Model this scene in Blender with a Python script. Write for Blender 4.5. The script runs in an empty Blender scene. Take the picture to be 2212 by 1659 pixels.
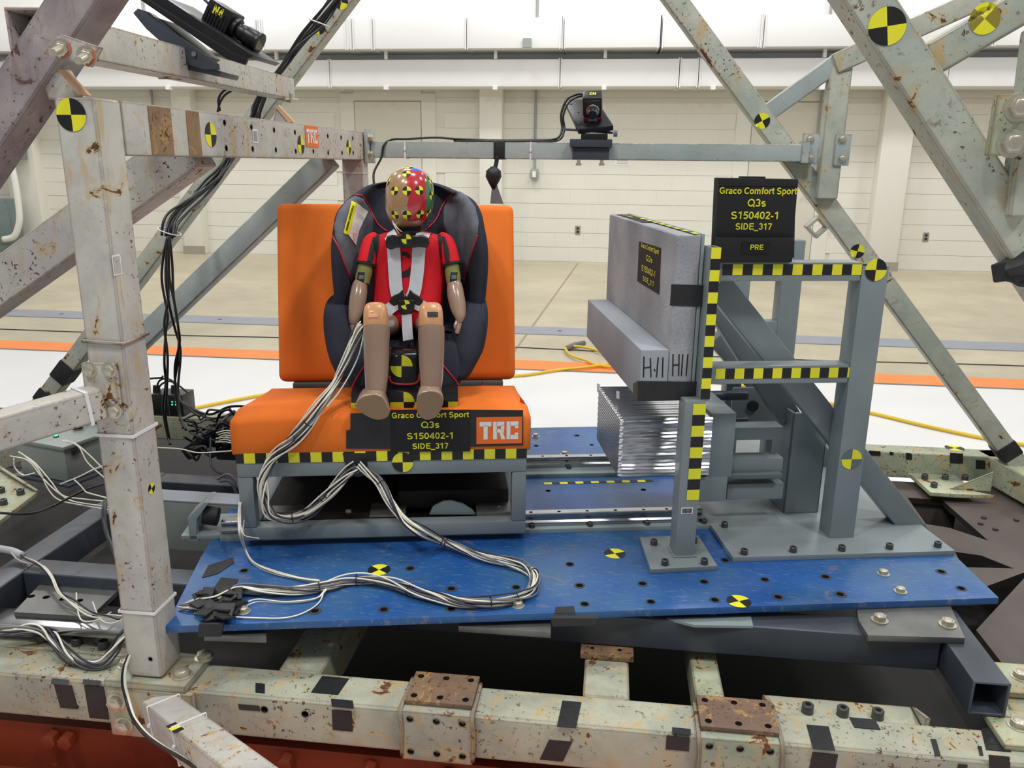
import bpy, bmesh, math, random
import numpy as np
from mathutils import Vector, Matrix
from mathutils.bvhtree import BVHTree
random.seed(7)
SC=bpy.context.scene
COL=SC.collection
# ------------------------------------------------------------------ camera
W_,H_,F_=2212,1659,1755.0
p_,y_,r_=[math.radians(a) for a in (15.2,6.8,0.6)]
CO=Vector((0,0,.92))
FW=Vector((-math.sin(y_)*math.cos(p_),math.cos(y_)*math.cos(p_),-math.sin(p_)))
R0=Vector((math.cos(y_),math.sin(y_),0)); U0=R0.cross(FW)
RT=R0*math.cos(r_)+U0*math.sin(r_); UP=U0*math.cos(r_)-R0*math.sin(r_)
cam=bpy.data.cameras.new('camera'); camo=bpy.data.objects.new('camera',cam); COL.objects.link(camo)
cam.sensor_width=36; cam.lens=F_/W_*36; cam.clip_start=.02; cam.clip_end=60
M=Matrix.Identity(4)
for i in range(3): M[i][0]=RT[i]; M[i][1]=UP[i]; M[i][2]=-FW[i]; M[i][3]=CO[i]
camo.matrix_world=M; SC.camera=camo
# ------------------------------------------------------------------ light
SC.view_settings.view_transform='Standard'; SC.view_settings.look='None'
SC.view_settings.gamma=1; SC.view_settings.use_curve_mapping=False
SC.view_settings.exposure=-0.58
wd=bpy.data.worlds.new('world'); SC.world=wd; wd.use_nodes=True
bg=wd.node_tree.nodes['Background']; bg.inputs[0].default_value=(.93,.96,1,1); bg.inputs[1].default_value=.40
def lamp(x,y,z,e,s,tx,ty,tz=0,sy=None):
    l=bpy.data.lights.new('hall_and_wash_lamp','AREA'); l.energy=e; l.size=s; l.color=(1,.985,.96)
    if sy: l.shape='RECTANGLE'; l.size_y=sy
    o=bpy.data.objects.new('hall_and_wash_lamp',l); COL.objects.link(o); o.location=(x,y,z)
    o.rotation_euler=(Vector((tx,ty,tz))-Vector((x,y,z))).to_track_quat('-Z','Y').to_euler()
LE=1.0
for x,y,z,e,s in [(-2.0,-.6,5.2,125,.5),(-.9,-1.6,5.4,95,.45),(2.6,-.4,5.2,160,.55),(-3.6,2.2,5.6,95,.6),(3.4,3.2,5.8,105,.6),(.2,2.6,6.0,130,.8)]:
    lamp(x,y,z,e*LE,s,x*.3,2.0,0)
for x in(-7,-2.3,2.3,7): lamp(x,8.2,6.6,215*LE,1.2,x,8.6,0)
for x in(-6,0,6): lamp(x,9.2,4.6,66*LE,1.0,x,11.8,3.0,2.5)  # wash lights added to brighten the back wall
# ------------------------------------------------------------------ measuring: pixel of the photo + known plane -> world point
def _ray(u,v): return FW*F_+RT*(u-W_/2)-UP*(v-H_/2)
def P(u,v,x=None,y=None,z=None):
    d=_ray(u,v)
    t=(x-CO.x)/d.x if x is not None else (y-CO.y)/d.y if y is not None else (z-CO.z)/d.z
    return CO+d*t
FA=math.radians(11.6); FO=Vector((-.842,1.382,0))
EX=Vector((math.cos(FA),math.sin(FA),0)); EY=Vector((-math.sin(FA),math.cos(FA),0)); EZ=Vector((0,0,1))
F=Matrix.Translation(FO)@Matrix.Rotation(FA,4,'Z'); FI=F.inverted()   # frame of the turned test fixture
def L(u,v,x=None,y=None,z=None):
    d=_ray(u,v); o=FI@CO; dl=Vector((d.dot(EX),d.dot(EY),d.z))
    t=(x-o.x)/dl.x if x is not None else (y-o.y)/dl.y if y is not None else (z-o.z)/dl.z
    return o+dl*t
# ------------------------------------------------------------------ materials
def lin(c): return tuple((x/255/12.92 if x/255<=.04045 else ((x/255+.055)/1.055)**2.4) for x in c)+(1,)
def newmat(name,base,rough=.5,metal=0,spec=.5,coat=0):
    m=bpy.data.materials.new(name); m.use_nodes=True; nt=m.node_tree; b=nt.nodes['Principled BSDF']
    b.inputs['Base Color'].default_value=lin(base); b.inputs['Roughness'].default_value=rough
    b.inputs['Metallic'].default_value=metal; b.inputs['Specular IOR Level'].default_value=spec
    b.inputs['Coat Weight'].default_value=coat
    return m,nt,b
def nd(nt,t,**k):
    n=nt.nodes.new(t)
    for a,b in k.items(): setattr(n,a,b)
    return n
def noise(nt,scale,detail=4,rough=.55,vec=None,dist=0):
    n=nd(nt,'ShaderNodeTexNoise'); n.inputs['Scale'].default_value=scale; n.inputs['Detail'].default_value=detail
    n.inputs['Roughness'].default_value=rough; n.inputs['Distortion'].default_value=dist
    nt.links.new(vec or pos(nt),n.inputs['Vector']); return n.outputs['Fac']
def pos(nt):
    g=nt.nodes.get('POS') or nd(nt,'ShaderNodeNewGeometry',name='POS'); return g.outputs['Position']
def ramp(nt,fac,a,b,ca=(0,0,0,1),cb=(1,1,1,1)):
    r=nd(nt,'ShaderNodeValToRGB'); r.color_ramp.elements[0].position=a; r.color_ramp.elements[1].position=b
    r.color_ramp.elements[0].color=ca; r.color_ramp.elements[1].color=cb; nt.links.new(fac,r.inputs[0]); return r.outputs[0]
def mix(nt,fac,a,b,mode='MIX'):
    n=nd(nt,'ShaderNodeMix',data_type='RGBA',blend_type=mode)
    for i,x in ((0,fac),(6,a),(7,b)):
        if hasattr(x,'links'): nt.links.new(x,n.inputs[i])
        else: n.inputs[i].default_value=x
    return n.outputs[2]
def mth(nt,op,a,b=0):
    n=nd(nt,'ShaderNodeMath',operation=op)
    for i,x in ((0,a),(1,b)):
        if hasattr(x,'links'): nt.links.new(x,n.inputs[i])
        else: n.inputs[i].default_value=x
    return n.outputs[0]
def bump(nt,b,h,strength=.3,dist=.002):
    n=nd(nt,'ShaderNodeBump'); n.inputs['Strength'].default_value=strength; n.inputs['Distance'].default_value=dist
    nt.links.new(h,n.inputs['Height']); nt.links.new(n.outputs[0],b.inputs['Normal'])
def plain(name,base,rough=.5,metal=0,spec=.5,coat=0,var=0,vs=6,bs=0,bscale=200,bd=.001):
    m,nt,b=newmat(name,base,rough,metal,spec,coat)
    if var:
        c=lin(base); d=tuple(x*(1-var) for x in c[:3])+(1,)
        nt.links.new(mix(nt,ramp(nt,noise(nt,vs,5),.35,.65),c,d),b.inputs['Base Color'])
    if bs: bump(nt,b,noise(nt,bscale,3),bs,bd)
    return m
def rusty(name,base,tint,amount=.5,speck=.5,edge=True,rough=.45,rc=(112,70,38),streak=(186,158,104)):
    m,nt,b=newmat(name,base,rough)
    c=mix(nt,ramp(nt,noise(nt,4,4),.4,.62),lin(base),lin(tint))
    c=mix(nt,mth(nt,'MULTIPLY',ramp(nt,noise(nt,14,8,.7,dist=.5),.45,.75),.45*min(1,amount+.3)),c,lin(tuple(x*.72 for x in tint)))
    big=noise(nt,15,10,.66,dist=.8); small=noise(nt,95,5,.65); mid=noise(nt,38,6,.7)
    t=.715-.075*amount
    mp=nd(nt,'ShaderNodeMapping'); mp.inputs['Scale'].default_value=(1,1,.25); nt.links.new(pos(nt),mp.inputs[0])
    st=noise(nt,24,6,.65,vec=mp.outputs[0],dist=.4)
    c=mix(nt,mth(nt,'MULTIPLY',ramp(nt,st,t-.06,t+.03),.7),c,lin(streak))
    c=mix(nt,mth(nt,'MULTIPLY',ramp(nt,big,t-.07,t),.6),c,lin(streak))
    rf=ramp(nt,big,t,t+.02)
    cl=ramp(nt,noise(nt,6,5),.44,.58)
    sf=mth(nt,'MULTIPLY',ramp(nt,small,.685-.07*speck,.70-.07*speck),cl)
    mf=mth(nt,'MULTIPLY',ramp(nt,mid,.70-.06*speck,.715-.06*speck),cl)
    f=mth(nt,'MAXIMUM',rf,mth(nt,'MAXIMUM',sf,mf))
    if edge:
        bv=nd(nt,'ShaderNodeBevel',samples=3); bv.inputs['Radius'].default_value=.007
        g=nd(nt,'ShaderNodeNewGeometry'); v=nd(nt,'ShaderNodeVectorMath',operation='DOT_PRODUCT')
        nt.links.new(bv.outputs[0],v.inputs[0]); nt.links.new(g.outputs['True Normal'],v.inputs[1])
        e0=ramp(nt,v.outputs['Value'],.84,.985,(1,1,1,1),(0,0,0,1))
        e=mth(nt,'MULTIPLY',e0,ramp(nt,noise(nt,21,8,.75),.455-.08*amount,.51-.08*amount))
        c=mix(nt,mth(nt,'MULTIPLY',e0,.4),c,lin(streak)); f=mth(nt,'MAXIMUM',f,e)
    rcol=mix(nt,ramp(nt,noise(nt,60,5),.35,.65),lin(rc),lin((74,50,34)))
    c=mix(nt,f,c,rcol); nt.links.new(c,b.inputs['Base Color'])
    nt.links.new(ramp(nt,f,0,1,(rough,)*3+(1,),(.9,.9,.9,1)),b.inputs['Roughness'])
    bump(nt,b,mth(nt,'ADD',noise(nt,70,3),mth(nt,'MULTIPLY',f,-.8)),.25,.0015)
    return m
m_cage=rusty('cream_grey_paint',(192,190,180),(180,176,174),1.1,1.0)
m_cageR=rusty('sage_grey_paint',(184,186,172),(166,174,162),1.15,1.0)
m_base=rusty('pale_green_paint',(174,175,155),(150,153,140),1.25,1.15)
m_baseR=rusty('worn_green_paint',(178,184,156),(146,156,136),1.35,1.2)
m_galv=rusty('pale_blue_grey_paint',(168,178,176),(150,164,160),.12,.3)
m_rust=rusty('bare_rust_plate',(142,112,80),(112,90,76),1.2,1.4,edge=False,rough=.7,streak=(186,150,82),rc=(100,62,42))
m_dark=plain('dark_slate_paint',(66,72,82),.35,var=.2,vs=8,bs=.1)
m_grey=plain('grey_enamel',(130,140,143),.38,var=.14,vs=5,bs=.15,bscale=120)
m_greyd=plain('darker_grey_enamel',(100,109,112),.42,var=.14,vs=5)
m_strip=plain('grey_green_plate_paint',(136,150,152),.4,var=.12)
def blue():
    m,nt,b=newmat('scratched_blue_paint',(28,84,150),.38)
    mp=nd(nt,'ShaderNodeMapping'); mp.inputs['Scale'].default_value=(1,4.5,1); mp.inputs['Rotation'].default_value=(0,0,.5); nt.links.new(pos(nt),mp.inputs[0])
    c=mix(nt,ramp(nt,noise(nt,4,4),.38,.66),lin((22,78,146)),lin((52,94,136)))
    c=mix(nt,mth(nt,'MULTIPLY',ramp(nt,noise(nt,30,8,.75,vec=mp.outputs[0]),.55,.64),.5),c,lin((122,138,152)))
    c=mix(nt,mth(nt,'MULTIPLY',ramp(nt,noise(nt,11,7,.7,dist=.8),.60,.66),.7),c,lin((118,106,98)))
    nt.links.new(c,b.inputs['Base Color']); bump(nt,b,noise(nt,300,3),.12,.0005); return m
m_blue=blue()
m_black=plain('black_cardboard',(22,22,24),.75)
m_tape=plain('black_cloth_tape',(30,31,34),.5,var=.3,vs=40,bs=.35,bscale=90,bd=.002)
m_ink=plain('black_print',(18,18,18),.5)
m_yel=plain('yellow_print',(226,222,40),.5)
m_yelc=plain('yellow_cable',(220,186,44),.45)
m_white=plain('white_print',(232,232,228),.5)
m_orange=plain('orange_fabric',(240,122,44),.72,var=.06,vs=14,bs=.25,bscale=900,bd=.0004,spec=.2)
m_orlab=plain('orange_print',(238,112,32),.5)
m_bolt=plain('zinc_bolt',(196,190,172),.36,metal=.6,var=.15,vs=60)
m_screw=plain('black_oxide_screw',(84,84,86),.4,metal=.5)
m_steel=plain('bright_steel',(176,176,178),.24,metal=1,var=.15,vs=30)
m_steelp=plain('ground_steel_plate',(126,126,124),.42,metal=.6,var=.25,vs=12,bs=.1)
m_rubber=plain('black_rubber',(24,24,26),.6)
m_plastic=plain('black_plastic',(26,27,30),.32)
m_camb=plain('black_anodised_metal',(30,30,34),.38,metal=.3)
m_mag=plain('maroon_metal',(110,30,52),.4,metal=.4)
m_glass=plain('dark_lens_glass',(12,14,22),.05,spec=.9)
m_tie=plain('white_nylon',(226,224,224),.4)
m_wirew=plain('cream_wire',(226,222,206),.45)
m_wireb=plain('dark_wire',(44,42,54),.45)
m_wireg=plain('grey_wire',(112,112,118),.45)
m_bore=plain('bore_shade',(34,30,28),.7)  # dark colour inside drilled holes stands in for their shade
m_blk2=plain('black_steel_and_shade',(20,18,17),.7,var=.3,vs=4)  # near-black steel; also colours the shade under the sled and inside the bench
m_brown=plain('oily_brown_steel',(86,76,72),.6,var=.3,vs=5,bs=.3,bscale=30)
m_redor=plain('shaded_orange',(120,46,22),.5,var=.25,vs=3)  # carriage orange darkened to red-brown for the shade under the beam
m_box=plain('grey_box_enamel',(138,146,142),.4,var=.08)
m_greyfab=plain('charcoal_velour',(112,115,124),.9,var=.42,vs=14,bs=.3,bscale=400,spec=.15)
m_blkfab=plain('black_fabric',(50,51,62),.9,var=.15,vs=20,bs=.3,bscale=700,bd=.0005,spec=.15)
m_pipe=plain('red_piping',(200,36,52),.5)
m_red=plain('red_neoprene',(212,32,44),.75,var=.1,vs=20,bs=.2,bscale=500,bd=.0005,spec=.2)
m_blkneo=plain('black_neoprene',(26,24,28),.75)
m_web=plain('pale_grey_webbing',(206,210,216),.55,var=.08,vs=60,bs=.3,bscale=600,bd=.0005)
m_skin=plain('tan_vinyl_skin',(156,130,112),.24,coat=.3,var=.06,vs=8)
m_sole=plain('brown_vinyl_sole',(128,104,80),.6,var=.06)
m_knee=plain('amber_vinyl_knee',(204,150,104),.28)
m_olive=plain('olive_bone',(136,138,76),.35)
m_foam=None
def foam():
    m,nt,b=newmat('sprayed_grey_foam',(150,152,158),.8)
    c=mix(nt,ramp(nt,noise(nt,3.5,3),.35,.65),lin((168,170,174)),lin((128,130,138)))
    c=mix(nt,mth(nt,'MULTIPLY',ramp(nt,noise(nt,230,2),.5,.7),.35),c,lin((96,98,104)))
    nt.links.new(c,b.inputs['Base Color']); bump(nt,b,noise(nt,170,4,.6),.5,.002); return m
m_foam=foam()
m_foam2=plain('smooth_grey_foam',(152,158,166),.7,var=.14,vs=4)
m_alu=plain('aluminium_foil',(216,217,220),.27,metal=1)
m_wall=plain('white_block_paint',(226,224,214),.6,var=.03,vs=3,bs=.15,bscale=60)
m_wallu=plain('white_panel_paint',(232,232,228),.6)
m_duct=plain('white_duct_paint',(230,230,230),.45,var=.03,vs=1)
m_dooro=plain('cream_door_paint',(214,210,196),.6)
m_cond=plain('grey_conduit',(150,154,152),.5)
m_outl=plain('outlet_steel',(150,148,140),.4,metal=.4)
def concrete():
    m,nt,b=newmat('worn_concrete',(190,182,160),.42)
    c=mix(nt,ramp(nt,noise(nt,1.1,6,.6),.35,.65),lin((196,186,160)),lin((172,164,142)))
    c=mix(nt,mth(nt,'MULTIPLY',ramp(nt,noise(nt,7,9,.7),.5,.7),.25),c,lin((140,128,108)))
    nt.links.new(c,b.inputs['Base Color']); return m
m_conc=concrete()
m_wfloor=plain('white_epoxy_floor',(226,226,226),.3,var=.03,vs=2)
m_ofloor=plain('orange_floor_paint',(250,138,62),.45,var=.1,vs=3)
m_chan=plain('grey_checker_plate',(146,150,160),.5,var=.08)
m_green=newmat('green_led',(40,255,120))[0]
b_=m_green.node_tree.nodes['Principled BSDF']; b_.inputs['Emission Color'].default_value=(.05,1,.3,1); b_.inputs['Emission Strength'].default_value=3
# ------------------------------------------------------------------ geometry builder
def catmull(pts,n=8):
    pts=[Vector(p) for p in pts]
    if len(pts)<3: return pts
    q=[pts[0]*2-pts[1]]+pts+[pts[-1]*2-pts[-2]]; out=[]
    for i in range(1,len(q)-2):
        a,b,c,d=q[i-1:i+3]
        for k in range(n):
            t=k/n; out.append(.5*((2*b)+(c-a)*t+(2*a-5*b+4*c-d)*t*t+(3*b-a-3*c+d)*t**3))
    out.append(q[-2]); return out
def frames(pts):
    T=[(pts[min(i+1,len(pts)-1)]-pts[max(i-1,0)]).normalized() for i in range(len(pts))]
    n=T[0].orthogonal().normalized(); out=[]
    for t in T:
        n=(n-t*n.dot(t)).normalized(); out.append((n,t.cross(n)))
    return out
class G:
    def __init__(s,T=None): s.v=[];s.f=[];s.m=[];s.T=T;s.mi=0
    def add(s,vs,fs):
        o=len(s.v); s.v+=[ (s.T@Vector(p) if s.T else Vector(p)) for p in vs]
        s.f+=[tuple(i+o for i in f) for f in fs]; s.m+=[s.mi]*len(fs); return s
    def box(s,c,d,R=None):
        c=Vector(c); x,y,z=[a/2 for a in d]; R=R or Matrix.Identity(3)
        vs=[c+R@Vector((i*x,j*y,k*z)) for i in(-1,1) for j in(-1,1) for k in(-1,1)]
        return s.add(vs,[(0,1,3,2),(4,6,7,5),(0,4,5,1),(2,3,7,6),(0,2,6,4),(1,5,7,3)])
    def bb(s,a,b):   # box from min corner to max corner
        return s.box([(a[i]+b[i])/2 for i in range(3)],[abs(b[i]-a[i]) for i in range(3)])
    def beam(s,a,b,w,h,up=(0,0,1),hollow=0):
        a=Vector(a);b=Vector(b);t=(b-a).normalized(); up=Vector(up); sd=t.cross(up).normalized(); u=sd.cross(t).normalized()
        def ring(p,w,h): return [p+sd*(w/2*i)+u*(h/2*j) for i,j in((-1,-1),(1,-1),(1,1),(-1,1))]
        if not hollow:
            return s.add(ring(a,w,h)+ring(b,w,h),[(0,1,2,3)[::-1],(4,5,6,7)]+[(i,(i+1)%4,(i+1)%4+4,i+4) for i in range(4)])
        vs=ring(a,w,h)+ring(b,w,h)+ring(a,w-2*hollow,h-2*hollow)+ring(b,w-2*hollow,h-2*hollow)
        fs=[(i,(i+1)%4,(i+1)%4+4,i+4) for i in range(4)]+[(i+8,i+12,(i+1)%4+12,(i+1)%4+8) for i in range(4)]
        fs+=[(i,i+8,(i+1)%4+8,(i+1)%4) for i in range(4)]+[(i+4,(i+1)%4+4,(i+1)%4+12,i+12) for i in range(4)]
        return s.add(vs,fs)
    def cyl(s,a,b,r,n=16,r2=None):
        a=Vector(a);b=Vector(b);t=(b-a).normalized();u=t.orthogonal().normalized();w=t.cross(u); r2=r if r2 is None else r2
        vs=[a+(u*math.cos(2*math.pi*i/n)+w*math.sin(2*math.pi*i/n))*r for i in range(n)]+[b+(u*math.cos(2*math.pi*i/n)+w*math.sin(2*math.pi*i/n))*r2 for i in range(n)]
        return s.add(vs,[tuple(range(n))[::-1],tuple(range(n,2*n))]+[(i,(i+1)%n,(i+1)%n+n,i+n) for i in range(n)])
    def sweep(s,pts,r,n=6,flat=None):
        pts=[Vector(p) for p in pts]; fr=frames(pts); vs=[]
        for p,(a,b) in zip(pts,fr): vs+=[p+(a*math.cos(2*math.pi*i/n)+b*math.sin(2*math.pi*i/n))*r for i in range(n)]
        k=len(pts); fs=[(j*n+i,j*n+(i+1)%n,(j+1)*n+(i+1)%n,(j+1)*n+i) for j in range(k-1) for i in range(n)]
        return s.add(vs,fs+[tuple(range(n))[::-1],tuple(range((k-1)*n,k*n))])
    def prism(s,poly,dr):   # polygon of 3D points extruded by vector dr
        n=len(poly); poly=[Vector(p) for p in poly]; dr=Vector(dr)
        nn=Vector((0,0,0))
        for i in range(n): nn+=poly[i].cross(poly[(i+1)%n])
        if nn.dot(dr)>0: poly=poly[::-1]
        return s.add(poly+[p+dr for p in poly],[tuple(range(n)),tuple(range(n,2*n))[::-1]]+[((i+1)%n,i,i+n,(i+1)%n+n) for i in range(n)])
    def rings(s,rs,cap=True,closed=True):
        n=len(rs[0]); vs=[p for r in rs for p in r]; k=len(rs)
        fs=[(j*n+i,j*n+(i+1)%n,(j+1)*n+(i+1)%n,(j+1)*n+i) for j in range(k-1) for i in range(n if closed else n-1)]
        if cap: fs+=[tuple(range(n))[::-1],tuple(range((k-1)*n,k*n))]
        return s.add(vs,fs)
    def ribbon(s,pts,w,nrm,th=.0015):  # flat strap along pts, width direction = tangent x nrm
        pts=[Vector(p) for p in pts]; rs=[]
        for i,p in enumerate(pts):
            t=(pts[min(i+1,len(pts)-1)]-pts[max(i-1,0)]).normalized(); nn=Vector(nrm(i/(len(pts)-1)) if callable(nrm) else nrm)
            sd=t.cross(nn).normalized(); nn=sd.cross(t).normalized(); ww=w(i/(len(pts)-1)) if callable(w) else w
            rs.append([p-sd*ww/2-nn*th/2,p+sd*ww/2-nn*th/2,p+sd*ww/2+nn*th/2,p-sd*ww/2+nn*th/2])
        return s.rings(rs)
    def obj(s,name,mats,parent=None,bevel=0,smooth=False,label=None,seg=2,sub=0,kind=None,fix=True):
        mats=mats if isinstance(mats,(list,tuple)) else [mats]
        xs=[(min(p[i] for p in s.v)+max(p[i] for p in s.v))/2 for i in range(3)]; o=Vector(xs)
        me=bpy.data.meshes.new(name); me.from_pydata([p-o for p in s.v],[],s.f)
        for m in mats: me.materials.append(m)
        me.polygons.foreach_set('material_index',s.m)
        bm=bmesh.new(); bm.from_mesh(me)
        if fix: bmesh.ops.recalc_face_normals(bm,faces=bm.faces)
        if bevel:
            ed=[e for e in bm.edges if len(e.link_faces)==2 and e.calc_face_angle(0)>.6]
            bmesh.ops.bevel(bm,geom=ed,offset=bevel,segments=seg,profile=.6,affect='EDGES',clamp_overlap=True)
        bm.to_mesh(me); bm.free()
        ob=bpy.data.objects.new(name,me); COL.objects.link(ob)
        if smooth or bevel:
            for p in me.polygons: p.use_smooth=True
            if not smooth or smooth=='auto':
                me.set_sharp_from_angle(angle=math.radians(35))
        if sub:
            md=ob.modifiers.new('s','SUBSURF'); md.levels=md.render_levels=sub
        ob.location=o-(parent_loc(parent) if parent else Vector((0,0,0)))
        if parent: ob.parent=parent
        if label: ob['label']=label
        if kind: ob['kind']=kind
        return ob
def parent_loc(p):
    l=Vector(p.location)
    while p.parent: p=p.parent; l+=Vector(p.location)
    return l
def thing(name,label,cat,loc=(0,0,0),group=None,kind=None):
    o=bpy.data.objects.new(name,None); COL.objects.link(o); o.location=loc; o.empty_display_size=.05
    o['label']=label; o['category']=cat
    if group: o['group']=group
    if kind: o['kind']=kind
    return o
def tag(o,label,cat,group=None):
    o['label']=label; o['category']=cat
    if group: o['group']=group
    return o
def inst(me,name,parent,loc,n=(0,0,1),spin=0,scale=1,label=None):
    o=bpy.data.objects.new(name,me); COL.objects.link(o); o.parent=parent
    q=Vector(n).to_track_quat('Z','Y').to_matrix().to_4x4()@Matrix.Rotation(spin,4,'Z')
    o.location=Vector(loc)-(parent_loc(parent) if parent else Vector((0,0,0))); o.rotation_euler=q.to_euler(); o.scale=(scale,)*3
    if label:o['label']=label
    return o
def mesh_of(g,mats,bevel=0):
    g0=g.obj('tmp',mats,None,bevel); me=g0.data; 
    off=g0.location.copy(); bpy.data.objects.remove(g0)
    me.transform(Matrix.Translation(off)); return me
def cut(ob,g):
    c=g.obj('cutter',m_bore); bpy.context.view_layer.update()
    md=ob.modifiers.new('b','BOOLEAN'); md.object=c; md.operation='DIFFERENCE'; md.material_mode='TRANSFER'; md.solver='EXACT'
    dg=bpy.context.evaluated_depsgraph_get(); me=bpy.data.meshes.new_from_object(ob.evaluated_get(dg)); ob.modifiers.remove(md); ob.data=me
    me.set_sharp_from_angle(angle=math.radians(35))
    bpy.data.objects.remove(c)
def holes(ob,pts,n,r,depth,seg=14):
    g=G(); n=Vector(n).normalized()
    for p in pts: g.cyl(Vector(p)-n*depth,Vector(p)+n*.01,r,seg)
    cut(ob,g)
# bolts (base at z=0, head upwards)
def hexm(r=.0115,h=.009,wr=.0155):
    g=G(); g.cyl((0,0,0),(0,0,.002),wr,20); g.cyl((0,0,.002),(0,0,.002+h),r,6); g.cyl((0,0,.002+h),(0,0,.0035+h),r*.82,6,r*.6)
    return mesh_of(g,m_bolt,.0004)
HEX=hexm(); HEXB=hexm(.0155,.010,.0205)
def sockm(r=.0086,h=.0135):
    g=G(); n=20; 
    def c(rad,z,k=n): return [Vector((rad*math.cos(2*math.pi*i/n),rad*math.sin(2*math.pi*i/n),z)) for i in range(n)]
    def hx(rad,z): 
        out=[]
        for i in range(n):
            a=2*math.pi*i/n; rr=rad*math.cos(math.pi/6)/math.cos((a%(math.pi/3))-math.pi/6); out.append(Vector((rr*math.cos(a),rr*math.sin(a),z)))
        return out
    g.rings([c(r*1.05,0),c(r,.001),c(r,h-.001),c(r*.9,h),hx(r*.55,h),hx(r*.5,h*.45)])
    return mesh_of(g,m_screw)
SOCK=sockm()
def stud(parent,a,b,r=.006,name='threaded_stud'):
    g=G(); a=Vector(a);b=Vector(b);k=10; t=(b-a)
    for i in range(k): g.cyl(a+t*(i/k),a+t*((i+.55)/k),r,12,r*.88); g.cyl(a+t*((i+.55)/k),a+t*((i+1)/k),r*.88,12,r)
    return g.obj(name,m_bolt,parent,smooth='auto')
# flat print
def bvh(ob):
    bpy.context.view_layer.update(); dg=bpy.context.evaluated_depsgraph_get(); e=ob.evaluated_get(dg); me=e.to_mesh()
    mw=ob.matrix_world; t=BVHTree.FromPolygons([mw@v.co for v in me.vertices],[tuple(p.vertices) for p in me.polygons]); e.to_mesh_clear(); return t
def marker(parent,c,n,up,r,surf=None,rot=0,cols=None,name='target_marker',label=None,off=.0006,squash=1):
    c=Vector(c);n=Vector(n).normalized();u=Vector(up);u=(u-n*u.dot(n)).normalized();s=u.cross(n).normalized()
    g=G(); N=32; K=4 if surf else 1
    for q in range(4):
        g.mi=q%2
        pts=[[None]*(N//4+1) for _ in range(K+1)]
        for j in range(K+1):
            for i in range(N//4+1):
                a=rot+2*math.pi*(q*N/4+i)/N; p=c+(s*math.cos(a)*squash+u*math.sin(a))*r*(j/K)
                if surf:
                    h=surf.ray_cast(p+n*.05,-n,.12)
                    if h[0] is not None: p=h[0]
                pts[j][i]=p+n*off
        for j in range(K):
            for i in range(N//4):
                if j==0: g.add([pts[0][0],pts[1][i],pts[1][i+1]],[(0,1,2)])
                else: g.add([pts[j][i],pts[j+1][i],pts[j+1][i+1],pts[j][i+1]],[(0,1,2,3)])
    o=g.obj(name,cols or [m_yel,m_ink],parent,label=label,fix=False); return o
def checker(parent,o,X,Y,n,w,ln,first=0,name='checker_tape',off=.0008,label=None):
    # strip of n squares along X (total length ln) of width w along Y
    o=Vector(o);X=Vector(X).normalized();Y=Vector(Y).normalized();N=X.cross(Y); g=G(); s=ln/n
    for i in range(n):
        g.mi=(i+first)%2; a=o+X*(s*i); g.add([a+N*off,a+X*s+N*off,a+X*s+Y*w+N*off,a+Y*w+N*off],[(0,1,2,3)])
    return g.obj(name,[m_ink,m_yel],parent,fix=False,label=label)
def quad(parent,name,mat,pts,n,th=.001,label=None,bevel=0):
    n=Vector(n).normalized(); g=G(); g.prism(pts,n*th); return g.obj(name,mat,parent,label=label)
def _arc(cx,cy,rx,ry,a0,a1):
    n=max(4,int(abs(a1-a0)/18)); return [(cx+rx*math.cos(math.radians(a0+(a1-a0)*i/n)),cy+ry*math.sin(math.radians(a0+(a1-a0)*i/n))) for i in range(n+1)]
_P=[[(.14,0),(.14,1)],[(.14,.915),(.40,.915)],_arc(.38,.69,.21,.225,90,-90),[(.40,.465),(.14,.465)]]
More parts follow.
